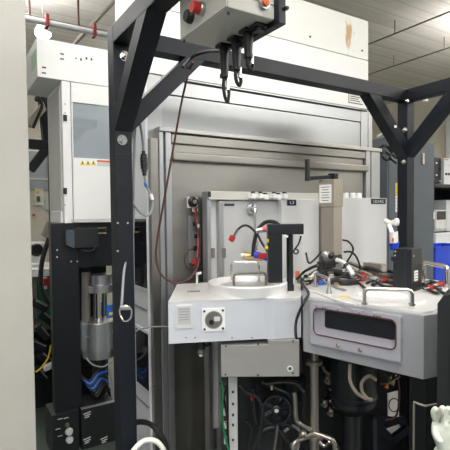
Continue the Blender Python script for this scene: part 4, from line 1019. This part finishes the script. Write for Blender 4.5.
# black base
xD = L(80.5, 300).x
xE = L(52.5, 300, -.02).x
B().box((xE, YA+.02, 0), (xD, YA+.10, zb-.002), .004).build('base_column', 'blackmetal', lm)
B().box((xC-.04, YA+.02, 0), (xC, YA+.1, zb-.002), .004).build('base_column', 'blackmetal', lm)
B().box((xE+.12, YA+.4, 0), (xC, YA+.48, zb-.002), .004).build('base_back', 'black', lm)
zq = L(90, 268).z
B().box((xB-.02, YA+.05, zq), (xC, YA+.42, zb-.002), .004).build('underbox', 'blackmetal', lm)
c0, c1 = L(66.5, 230, .03), L(73.5, 248, .03)
B().extr([V((c0.x, YA-.02, c0.z)), V((c1.x, YA-.06, c0.z)), V((c1.x, YA-.06, c1.z)), V((c0.x, YA-.02, c1.z+.02))], (.002, .06, 0)).build('side_bracket', 'cabinet', lm, smooth=False)
B().box((c1.x, YA-.06, c1.z), (L(96, 240).x, YA+.04, c0.z+.01), .004).build('junction_box', 'black', lm)
m_ = B(); p = L(88, 249, .06); m_.tube([p+V((-.04, 0, .0)), p+V((-.02, 0, -.012)), p+V((.03, 0, -.01)), p+V((.045, 0, .02))], .006, 8); m_.build('pull_handle', 'blackmetal', lm)
m_ = B(); a_ = L(97, 228, .0); b_ = L(106, 233, 0); m_.tube([a_, V((b_.x, YA, a_.z)), b_, V((a_.x, YA, b_.z))], .005, 6, False, True); m_.build('brass_frame', 'brass', lm)
for (px, py) in ((57, 250), (57, 257), (71, 261.5), (77, 261.5)): 
    c = L(px, py, -.02); B().cyl(c, c+V((0, -.004, 0)), .006, 10).build('screw', 'chrome', lm)
# pump inside
pm = L(99, 338, -.17); 
pp = thing('turbo_pump', 'silver cylindrical vacuum pump inside the black base of the white cabinet', 'pump', pm)
yq = YA+.17
def Q(px, py): return atY(px, py, yq)
c = Q(99, 347); R2 = (Q(117, 340).x-Q(81.5, 340).x)/2
B().lathe(c, [(R2*.9, -.06), (R2*.98, 0), (R2, .006), (R2, Q(97, 320).z-c.z-.01), (R2*.97, Q(97, 320).z-c.z), (.03, Q(97, 320).z-c.z)], n=40).build('drum', 'alu', pp)
B().cyl(Q(99, 326), Q(99, 288), R2*.34, 24).build('neck', 'chrome', pp)
B().lathe(Q(101, 291), [(R2*.8, 0), (R2*.8, .05), (R2*.62, .055), (R2*.62, .12)], n=32).build('flange', 'alu', pp)
m_ = B(); m_.cyl(Q(86, 327), Q(86, 272), .03, 16); m_.build('side_pipe', 'taupe_dark', pp)
o = B().box(Q(102, 303)+V((0, -.10, 0)), Q(115, 314)+V((0, -.095, 0)), .001).build('blue_label', 'labelblue', pp); o['label'] = 'bright blue label'
B().box(Q(104.5, 310)+V((0, -.102, 0)), Q(111, 312)+V((0, -.099, 0)), 0).build('label_stripe', 'yellow', o, pp)
for (px, py) in ((83, 333), (110, 342), (108, 328)): 
    c2 = Q(px, py)+V((0, -R2*.9, 0)); B().cyl(c2, c2+V((0, -.012, 0)), .009, 8).build('bolt', 'chrome', pp)
B().cyl(xy(pm, 0)+V((0, .02, 0)), xy(pm, Q(97, 355).z), .05, 20).build('stand', 'black', pp)
for i in range(7):
    hose([Q(78+i*2, 372+i*3)+V((0, -.05, 0)), Q(86+i, 378+i*2)+V((0, -.07-.01*i, 0)), Q(94+i*1.5, 370+2*i)+V((0, -.06, 0)), Q(104+i, 364+i*6)+V((0, -.04, 0))], .009, 'labelblue' if i in (1, 3) else 'rubber', ['topmost black cable of the tangle under the silver pump', 'upper blue cable in the tangle under the silver pump', 'black cable between the two blue cables under the silver pump', 'lower blue cable in the tangle under the silver pump', 'black cable just under the lower blue one', 'second lowest black cable under the silver pump', 'lowest black cable under the silver pump'][i], 'cable', 'tangled_cable')
hose([Q(104, 365)+V((0, -.1, 0)), Q(107, 375)+V((0, -.1, 0)), Q(108, 398)+V((0, -.1, 0))], .007, 'greycable', 'pale grey cable dropping below the silver pump', 'cable', 'pale_cable')
for i, (px, py) in enumerate(((90, 357), (97, 358.5), (104, 357))):
    pass
m_ = B(); c3 = Q(96, 352); m_.tube([Q(82, 354)+V((0, -.1, 0)), Q(88, 360)+V((0, -.12, 0)), Q(98, 362)+V((0, -.12, 0)), Q(108, 357)+V((0, -.1, 0))], .006, 8); tag(m_.build('hoop_wire', 'greycable'), 'grey wire hoop just under the silver pump drum', 'wire')
# black power units at the base
def unit(px0, px1, py0, py1, lab, y, nm='power_unit'):
    a_, b_ = atY(px0, py0, y), atY(px1, py1, y)
    t = thing(nm, lab, 'power unit', V(((a_.x+b_.x)/2, y+.1, 0)))
    B().box((a_.x, y, 0), (b_.x, y+.22, a_.z), .005).build('case', 'black', t); return t, a_, b_
u2, a_, b_ = unit(81, 116, 409, 470, 'black control unit with white print and pale top edge under the silver pump', YA-.03)
yq2 = YA-.031
for (px, py) in ((87, 413), (87, 438.5), (104, 438)):
    m_ = B()
    for q in range(3):
        c = atY(px+(q % 2)*.6, py+2.1*q, yq2); m_.obox(c, (.05-.01*q, .002, .005), 0, 0, rot=Matrix.Rotation(-.15, 3, 'Y'))
    m_.build('white_print', 'cover', u2)
B().box((a_.x, YA-.036, a_.z-.006), (b_.x, YA-.02, a_.z+.006), .002).build('pale_edge', 'alu', u2)
u1, a_, b_ = unit(52, 80, 416, 470, 'black regulator unit with two pale round knobs below the white cabinet', YA-.02)
for (px, py, r) in ((67, 425, .012), (69, 431.5, .022), (69.5, 439.5, .021)):
    c = atY(px, py, YA-.02); o = B().lathe(c, [(r*1.15, 0), (r, .014), (r*.85, .02), (.001, .021)], (0, -1, 0)).build('knob', 'cover' if r > .015 else 'taupe_dark', u1)
for (px, py) in ((60, 419), (66, 418), (58, 429), (60, 436)): c = atY(px, py, YA-.021); B().obox(c, (.03, .002, .005), 0, 0).build('white_print', 'cover', u1)

# ================================================================== BACKGROUND LEFT
YBk = 4.6
def K2(px, py, y=YBk): return atY(px, py, y)
wc = thing('far_cabinet', 'cream cabinet seen in the gap beside the pillar', 'cabinet', V((K2(38, 200).x, YBk+.3, 0)))
a_, b_ = K2(24, 150), K2(58, 262)
B().box((a_.x, YBk, 0), (b_.x, YBk+.6, a_.z), .01).build('shell', 'cream', wc)
c = K2(37, 164); B().box((K2(26, 170).x, YBk-.01, c.z-.25), (b_.x, YBk, c.z+.12), .005).build('upper_window', 'doorglass', wc)
B().box((K2(26, 170).x, YBk-.02, K2(0, 160+19).z), (b_.x, YBk, K2(0, 177).z), .003).build('shelf_lip', 'pale', wc)
for (px, py, m, w, h) in ((37.5, 192, 'yellow', .03, .03), (38, 199, 'green', .03, .05), (39, 197, 'paper', .08, .16), (33.5, 215, 'red', .02, .02), (48, 205, 'pale', .06, .10)):
    c = K2(px, py); B().box((c.x-w/2, YBk-.02 - (.006 if m in ('yellow', 'green') else 0), c.z-h/2), (c.x+w/2, YBk, c.z+h/2), .003).build('indicator' if m != 'pale' else 'socket', m, wc)
gg = thing('gauge_unit', 'grey gauge unit with dark round port low in the left gap', 'gauge', V((K2(37, 250, 4.1).x, 4.2, K2(37, 262, 4.1).z)))
a_, b_ = K2(30, 243, 4.1), K2(46, 262, 4.1); B().box((a_.x, 4.1, b_.z), (b_.x, 4.3, a_.z), .01).build('case', 'pale', gg)
c = K2(36.5, 250, 4.1); B().lathe(c, [(.055, 0), (.05, .012), (.035, .014), (.032, .004), (.001, .004)], (0, -1, 0)).build('port', 'black', gg)
B().extr([K2(42, 235, 4.15), K2(47, 222, 4.15), K2(50, 222, 4.15), K2(49, 240, 4.15)], (0, .05, 0)).build('hopper', 'taupe', gg)
wt = thing('side_table', 'white topped bench behind the black base column at the left', 'table', V((K2(42, 275, 3.9).x, 4.1, 0)))
a_, b_ = K2(28, 270, 3.9), K2(62, 275, 3.9); B().box((a_.x, 3.9, b_.z), (b_.x, 4.5, a_.z), .006).build('top', 'white', wt)
for x in (a_.x+.04, b_.x-.04):
    for y in (3.95, 4.42): B().box((x-.03, y, 0), (x+.03, y+.05, b_.z), .003).build('leg', 'taupe_dark', wt)
B().box((a_.x, 4.4, .1), (b_.x, 4.44, b_.z), .003).build('back_board', 'pcb', wt)
c = K2(44, 283, 3.9); o = B().box((c.x-.03, 3.885, c.z-.05), (c.x+.02, 3.9, c.z+.05), .002).build('tag', 'paper', wt)
c = K2(46, 282, 3.88); B().box((c.x-.02, 3.87, c.z-.03), (c.x+.02, 3.884, c.z+.03), .002).build('red_tag', 'red', o, wt)
# far black frame
fb = thing('far_gantry', 'second black frame with slanting brace in the gap left of the white cabinet', 'frame', V((K2(48, 200, 3.8).x, 3.8, 0)))
x0, x1 = K2(48, 120, 3.8).x, K2(51, 120, 3.8).x
B().box((x0, 3.78, 0), (x1, 3.86, 2.5), .003).build('post', 'frame', fb)
z = K2(40, 140, 3.8).z; B().box((x0-1.2, 3.78, z-.07), (x0, 3.86, z), .003).build('beam', 'frame', fb)
B().bar(K2(47, 148, 3.82), K2(30, 170, 3.82), .07, .07, bev=.003).build('brace', 'frame', fb)
B().bar(K2(44, 96, 3.84), K2(49, 148, 3.84), .08, .08, up=(0, 1, 0), bev=.003).build('brace', 'frame', fb)
B().bar(K2(28, 125, 3.84), K2(46, 104, 3.84), .10, .06, bev=.003).build('brace', 'taupe', fb)
for i, pts in enumerate(([(33, 84), (40, 90), (36, 100), (44, 96), (41, 86), (37, 82)], [(35, 92), (42, 104), (38, 116), (33, 128)], [(45, 82), (43, 94), (48, 110), (50, 125)])):
    hose([K2(x, y, 3.7) for x, y in pts], .012, 'rubber', ['looped black cable at the top of the second black frame', 'black cable hanging down the left of the second black frame', 'black cable running down beside the white cabinet side'][i], 'cable', 'hanging_cable')
hose([K2(49, 238, 3.6), K2(42, 262, 3.6), K2(41, 285, 3.6), K2(46, 298, 3.6), K2(52, 305, 3.6)], .018, 'rubber', 'thick black cable curving over the white topped bench', 'cable', 'thick_cable')
for i in range(6):
    px, py = (39, 46, 42, 38, 45, 40)[i], (305, 318, 332, 345, 358, 374)[i]
    p = K2(px, py, 3.75); t = thing('bench_module', ['dark module with bright edge nearest under the bench', 'second dark module below the bench', 'dark module with bright edge halfway down the left gap', 'dark module above the cream connector in the left gap', 'dark module behind the yellow wire in the left gap', 'lowest dark module in the left gap'][i], 'module', p, 'dark modules in the left gap')
    R3 = Matrix.Rotation(.6+.2*(i % 3), 3, 'Y')
    B().obox(p, (.14, .08, .06), rot=R3, bev=.006).build('case', 'frame' if i % 2 else 'black', t)
    B().obox(p+R3 @ V((.0, -.042, .022)), (.10, .006, .012), rot=R3, bev=.001).build('bright_edge', 'alu', t)
p0_ = K2(42, 400, 3.85)
B_ = thing('floor_filler', 'dark crate added to darken the floor in the left gap', 'filler', V((p0_.x, 3.95, 0)))  # dark block added so the floor in the gap reads dark
B().box((p0_.x-.25, 3.82, 0), (p0_.x+.3, 4.2, .62), .006).build('case', 'black', B_)
B().box((p0_.x-.25, 3.815, .55), (p0_.x+.3, 3.83, .60), .003).build('rim', 'frame', B_)
hose([K2(51, 345, 3.6), K2(48, 358, 3.6), K2(41, 368, 3.6), K2(36, 372, 3.6)], .007, 'yellow', 'thin yellow wire slanting in the left gap', 'wire', 'yellow_wire')
c = K2(48.5, 366.5, 3.6); tag(B().obox(c, (.08, .05, .04), rot=Matrix.Rotation(-.3, 3, 'Y'), bev=.006).build('cream_connector', 'paper'), 'cream connector at the end of the yellow wire', 'connector')

# ================================================================== BACKGROUND RIGHT
YD = 2.72
def R(px, py, y=YD): return atY(px, py, y)
x0, x1 = R(387, 200).x, R(434, 200).x; ztc = R(412, 140).z
sc = thing('slate_cabinet', 'tall slate blue cabinet standing behind the far frame post', 'cabinet', V(((x0+x1)/2, YD+.3, 0)))
B().box((x0, YD, 0), (x1, YD+.6, ztc), .006).build('shell', 'cabinet', sc)
B().box((x0+.02, YD-.004, .1), ((x0+x1)/2-.004, YD, ztc-.03), .002).build('door', 'cabinet', sc)
dr2 = B().box(((x0+x1)/2+.004, YD-.004, .1), (x1-.015, YD, ztc-.03), .002).build('door', 'cabinet', sc)
c = R(422, 159); B().box(c+V((-.016, -.02, -.055)), c+V((.016, -.003, .055)), .006).build('handle', 'chrome', dr2, sc)
for (py0, py1, m, nm) in ((183, 195, 'yellow', 'yellow_sticker'), (195.5, 212, 'paper', 'white_sticker')):
    a_, b_ = R(395, py0), R(399.3, py1); o = B().box((a_.x, YD-.006, b_.z), (b_.x, YD-.003, a_.z), .0005).build(nm, m, sc)
    m_ = B()
    for k in range(4): z = a_.z-(a_.z-b_.z)*(.2+.2*k); m_.box((a_.x+.006, YD-.0068, z), (b_.x-.008, YD-.0055, z+.004), 0)
    m_.build('print', 'ink', o, sc)
B().box((x1-.012, YD-.008, R(434, 219).z), (x1+.006, YD+.01, R(434, 212).z), .002).build('latch', 'paper', sc)
# cables on cabinet upper left
for i, pts in enumerate(([(380, 148), (385, 145), (390, 150), (394, 156), (397, 158)], [(381, 153), (386, 152), (391, 158), (386, 160), (382, 156)], [(383, 146), (389, 146), (393, 152), (390, 157), (396, 163)])):
    hose([R(x, y, 2.60-.02*i) for x, y in pts], .011, 'rubber', ['upper black cable bunched beside the steel machine top corner', 'looped black cable bunched beside the steel machine top corner', 'lowest black cable hanging before the slate cabinet'][i], 'cable', 'bunched_cable')
tag(B().bar(R(378, 136.5, 2.3), R(395.5, 126.5, 1.95), .012, .012, bev=.002).build('white_strap', 'paper'), 'short white strap tied to the slanting brace of the frame', 'strap')

# far shelf and its contents
YE = 4.0
def S(px, py, y=YE): return atY(px, py, y)
sx0 = S(432, 180).x
sh = thing('equipment_shelf', 'black open shelf against the far right with equipment on it', 'shelf', V((sx0+.6, YE+.3, 0)))
for (pz, th) in ((184, .05), (250, .04)):
    z = S(440, pz).z; B().box((sx0, YE, z-th), (sx0+1.6, YE+.6, z), .004).build('shelf_board', 'black', sh)
B().box((sx0, YE, 0), (sx0+.06, YE+.06, S(440, 156).z), .003).build('upright', 'black', sh)
B().box((sx0, YE+.54, 0), (sx0+.06, YE+.6, S(440, 156).z), .003).build('upright', 'black', sh)
B().box((sx0+1.54, YE, 0), (sx0+1.6, YE+.6, S(440, 156).z), .003).build('upright', 'black', sh)
B().box((sx0, YE+.59, .3), (sx0+1.6, YE+.61, S(440, 156).z), .002).build('back_mesh', 'frame', sh)
def boxthing(nm, lab, cat, px0, px1, py0, py1, y, dep, m, extra=None, bev=.01):
    a_, b_ = S(px0, py0, y), S(px1, py1, y)
    t = thing(nm, lab, cat, V(((a_.x+b_.x)/2, y+dep/2, b_.z)))
    B().box((a_.x, y, b_.z), (b_.x, y+dep, a_.z), bev).build('case', m, t)
    return t, a_, b_
zs1 = S(440, 184).z; zs2 = S(440, 250).z
t_, a_, b_ = boxthing('white_instrument', 'white instrument with dark knobs on the upper shelf', 'instrument', 444, 456, 158, 166, YE+.05, .3, 'pale')
a2 = S(444, 160, YE+.05)
B().box((a_.x, YE+.05, zs1), (b_.x, YE+.35, b_.z), .004).build('lower_case', 'pale', t_)
for px in (446, 448.5): c = S(px, 174, YE+.05); B().cyl(c, c+V((0, -.012, 0)), .02, 12).build('knob', 'ink', t_)
B().box((a_.x+.02, YE+.045, a_.z-.03), (a_.x+.1, YE+.051, a_.z-.01), 0).build('orange_mark', 'orange', t_)
t_, a_, b_ = boxthing('dark_instrument', 'dark instrument beside the white one on the upper shelf', 'instrument', 434.5, 443, 157, 183.5, YE+.1, .3, 'black')
for k in range(4): c = S(436.5+(k % 2)*3.5, 163+6*k, YE+.1); B().box(c+V((-.02, -.006, -.012)), c+V((.02, .001, .012)), .002).build('button', ['cover', 'frame', 'pale', 'cover'][k], t_)
t_, a_, b_ = boxthing('grey_meter', 'light grey meter case below the upper shelf board', 'meter', 436, 446, 210, 229, YE+.12, .3, 'cover')
B().box((a_.x+.02, YE+.112, (a_.z+b_.z)/2), (b_.x-.02, YE+.121, a_.z-.02), .002).build('display', 'darkglass', t_)
B().box((a_.x, YE+.15, zs2), (b_.x, YE+.4, b_.z), .002).build('stand', 'cover', t_)
t_, a_, b_ = boxthing('pale_carton', 'tall pale carton standing right of the grey meter', 'carton', 446.5, 458, 200, 229, YE+.2, .3, 'pale')
B().box((a_.x, YE+.2, zs2), (b_.x, YE+.5, b_.z), .004).build('lower_case', 'pale', t_)
# clear tub and blue bin on a bench
YB2 = 3.05
zbench = atY(440, 287, YB2).z
bn = thing('back_bench', 'grey bench behind the chamber carrying the blue bin', 'bench', V((atY(440, 280, YB2).x, YB2+.25, 0)))
bx0, bx1 = atY(435, 280, YB2).x, atY(475, 280, YB2).x
B().box((bx0, YB2-.05, zbench-.04), (bx1, YB2+.5, zbench), .004).build('top', 'pale', bn)
for x in (bx0+.04, bx1-.08):
    for y in (YB2, YB2+.42): B().box((x, y, 0), (x+.04, y+.04, zbench-.04), .003).build('leg', 'taupe_dark', bn)
a_, b_ = atY(435.5, 247, YB2), atY(468, 284, YB2)
bl = thing('blue_bin', 'bright blue plastic storage bin on the grey bench', 'bin', V(((a_.x+b_.x)/2, YB2+.15, zbench)))
m_ = ringmesh([V((a_.x, YB2, a_.z)), V((b_.x, YB2, a_.z)), V((b_.x, YB2+.35, a_.z)), V((a_.x, YB2+.35, a_.z))], [V((a_.x+.012, YB2+.012, a_.z)), V((b_.x-.012, YB2+.012, a_.z)), V((b_.x-.012, YB2+.338, a_.z)), V((a_.x+.012, YB2+.338, a_.z))], (0, 0, -(a_.z-zbench))); m_.build('walls', 'blue', bl, smooth=False)
B().box((a_.x+.01, YB2+.01, zbench), (b_.x-.01, YB2+.34, zbench+.01), .002).build('base', 'blue', bl)
m_ = ringmesh([V((a_.x-.012, YB2-.012, a_.z)), V((b_.x+.012, YB2-.012, a_.z)), V((b_.x+.012, YB2+.362, a_.z)), V((a_.x-.012, YB2+.362, a_.z))], [V((a_.x+.002, YB2+.002, a_.z)), V((b_.x-.002, YB2+.002, a_.z)), V((b_.x-.002, YB2+.348, a_.z)), V((a_.x+.002, YB2+.348, a_.z))], (0, 0, -.03)); m_.build('rim', 'blue', bl, smooth=False)
t_ = thing('clear_tub', 'clear plastic tub with pale contents behind the blue bin', 'tub', V((S(445, 240, 3.6).x, 3.75, S(445, 252, 3.6).z)))
a_, b_ = S(436, 233, 3.6), S(462, 262, 3.6)
B().box((a_.x, 3.6, b_.z), (b_.x, 3.9, a_.z), .01).build('tub', 'bin_clear', t_); B().box((a_.x-.01, 3.59, a_.z-.02), (b_.x+.01, 3.91, a_.z), .004).build('rim', 'white', t_)
st2 = thing('tub_stand', 'grey stand carrying the clear tub behind the blue bin', 'stand', V(((a_.x+b_.x)/2, 3.75, 0)))
B().box((a_.x, 3.6, b_.z-.03), (b_.x, 3.9, b_.z), .003).build('top', 'taupe_dark', st2)
for x in (a_.x+.02, b_.x-.06): B().box((x, 3.65, 0), (x+.04, 3.85, b_.z-.03), .003).build('leg', 'taupe_dark', st2)

# ================================================================== HANGING CABLES NEAR THE LEFT POST
hose([atD(193, 62, 2.15), atD(189, 72, 2.2), atD(182, 100, 2.25), atD(173, 150, 2.27), atD(166, 190, 2.28), atD(158, 235, 2.3), atD(156, 256, 2.3), atD(160, 272, 2.3), atD(168, 280, 2.3), atD(178, 283, 2.32), atD(190, 278, 2.38), atD(197, 268, 2.5), atD(199, 258, 2.6)], .0055, 'wine', 'long dark red cable looping from the frame brace to the terminal strip', 'cable', 'dark_red_cable')
dk = thing('sensor_lead', 'grey lead with ribbed black plug looping beside the left frame post', 'cable', atD(143, 170, 2.2))
B().tube([atD(136, 108, 2.06), atD(140, 124, 2.1), atD(142.5, 140, 2.14), atD(143.5, 152, 2.16)], .006, 10).build('upper_lead', 'greycable', dk)
m_ = B(); p, q = atD(143.5, 151, 2.16), atD(144.5, 176, 2.16); d_ = (q-p)
for k in range(8):
    a_ = p+d_*(k/8); b_ = p+d_*((k+.8)/8); m_.cyl(a_, b_, (.009, .015, .018, .018, .018, .017, .013, .010)[k], 12)
m_.cyl(p, q, .008, 10); m_.build('plug', 'black', dk)
B().tube([atD(144.5, 175, 2.16), atD(146, 185, 2.16), atD(150, 193, 2.15), atD(152.5, 202, 2.15), atD(151, 212, 2.14), atD(146, 215.5, 2.12), atD(138, 210, 2.1), atD(130, 197, 2.08), atD(127.5, 180, 2.07), atD(129, 155, 2.07), atD(134, 128, 2.06), atD(136, 110, 2.05)], .006, 10).build('loop_lead', 'greycable', dk)
B().cyl(atD(145, 183, 2.15), atD(146.5, 187, 2.15), .0075, 10).build('blue_band', 'labelblue', dk)
B().cyl(atD(150.8, 194, 2.145), atD(152.2, 200, 2.145), .009, 10).build('white_tip', 'alu_bright', dk)
hose([atD(136, 112, 2.12), atD(134, 160, 2.11), atD(133, 232, 2.09), atD(128, 250, 2.06), atD(124, 272, 2.03), atD(122, 300, 1.99), atD(121.5, 306, 1.985)], .006, 'greycable', 'grey tube running down the left frame post to the spring clip', 'tube', 'grey_tube')
kc = thing('spring_clip', 'chrome spring clip hanging on the left frame post', 'clip', atD(126, 322, 1.97))
m_ = B(); m_.tube([atD(121, 307, 1.97), atD(120, 314, 1.97), atD(124, 321, 1.97), atD(130, 319, 1.97), atD(131.5, 311, 1.97), atD(127, 306, 1.97)], .004, 8, True, True); m_.build('ring', 'chrome', kc)
B().obox(atD(125, 308, 1.965), (.045, .014, .018), -TH, .004).build('latch', 'alu', kc)
hose([atD(133, 334, 2.2), atD(140, 329, 2.22), atD(152, 327, 2.25), atD(168, 326.5, 2.3)], .004, 'greycable', 'thin grey wire from the post to the white platform', 'wire', 'thin_wire')
hose([atD(131, 426, 2.1), atD(138, 422, 2.15), atD(150, 424, 2.2), atD(160, 434, 2.2), atD(166, 446, 2.2), atD(168, 465, 2.2)], .013, 'rubber', 'thick black cable arching at the foot of the left frame post', 'cable', 'thick_cable')
hose([atD(128, 462, 2.0), atD(134, 450, 2.02), atD(144, 441, 2.05), atD(155, 441, 2.05), atD(163, 449, 2.05), atD(167, 465, 2.05)], .012, 'whitecable', 'thick white cable arching below the black one', 'cable', 'white_cable')
# clamp tie on brace
p = atD(187, 60, 2.13)
hose([atD(183, 67, 2.08), atD(192, 57, 2.1), atD(205, 52, 2.0), atD(222, 50, 1.8), atD(240, 45, 1.55)], .008, 'rubber', 'black cable running along the brace to the switch box', 'cable', 'black_cable')

# ================================================================== LIGHT
w = bpy.data.worlds.new('world'); SC.world = w; w.use_nodes = True
bg = w.node_tree.nodes['Background']; bg.inputs[0].default_value = (.93, .97, 1, 1); bg.inputs[1].default_value = .42
SC.view_settings.view_transform = 'Standard'; SC.view_settings.look = 'None'; SC.view_settings.gamma = 1; SC.view_settings.exposure = 0.40
SC.view_settings.use_curve_mapping = False
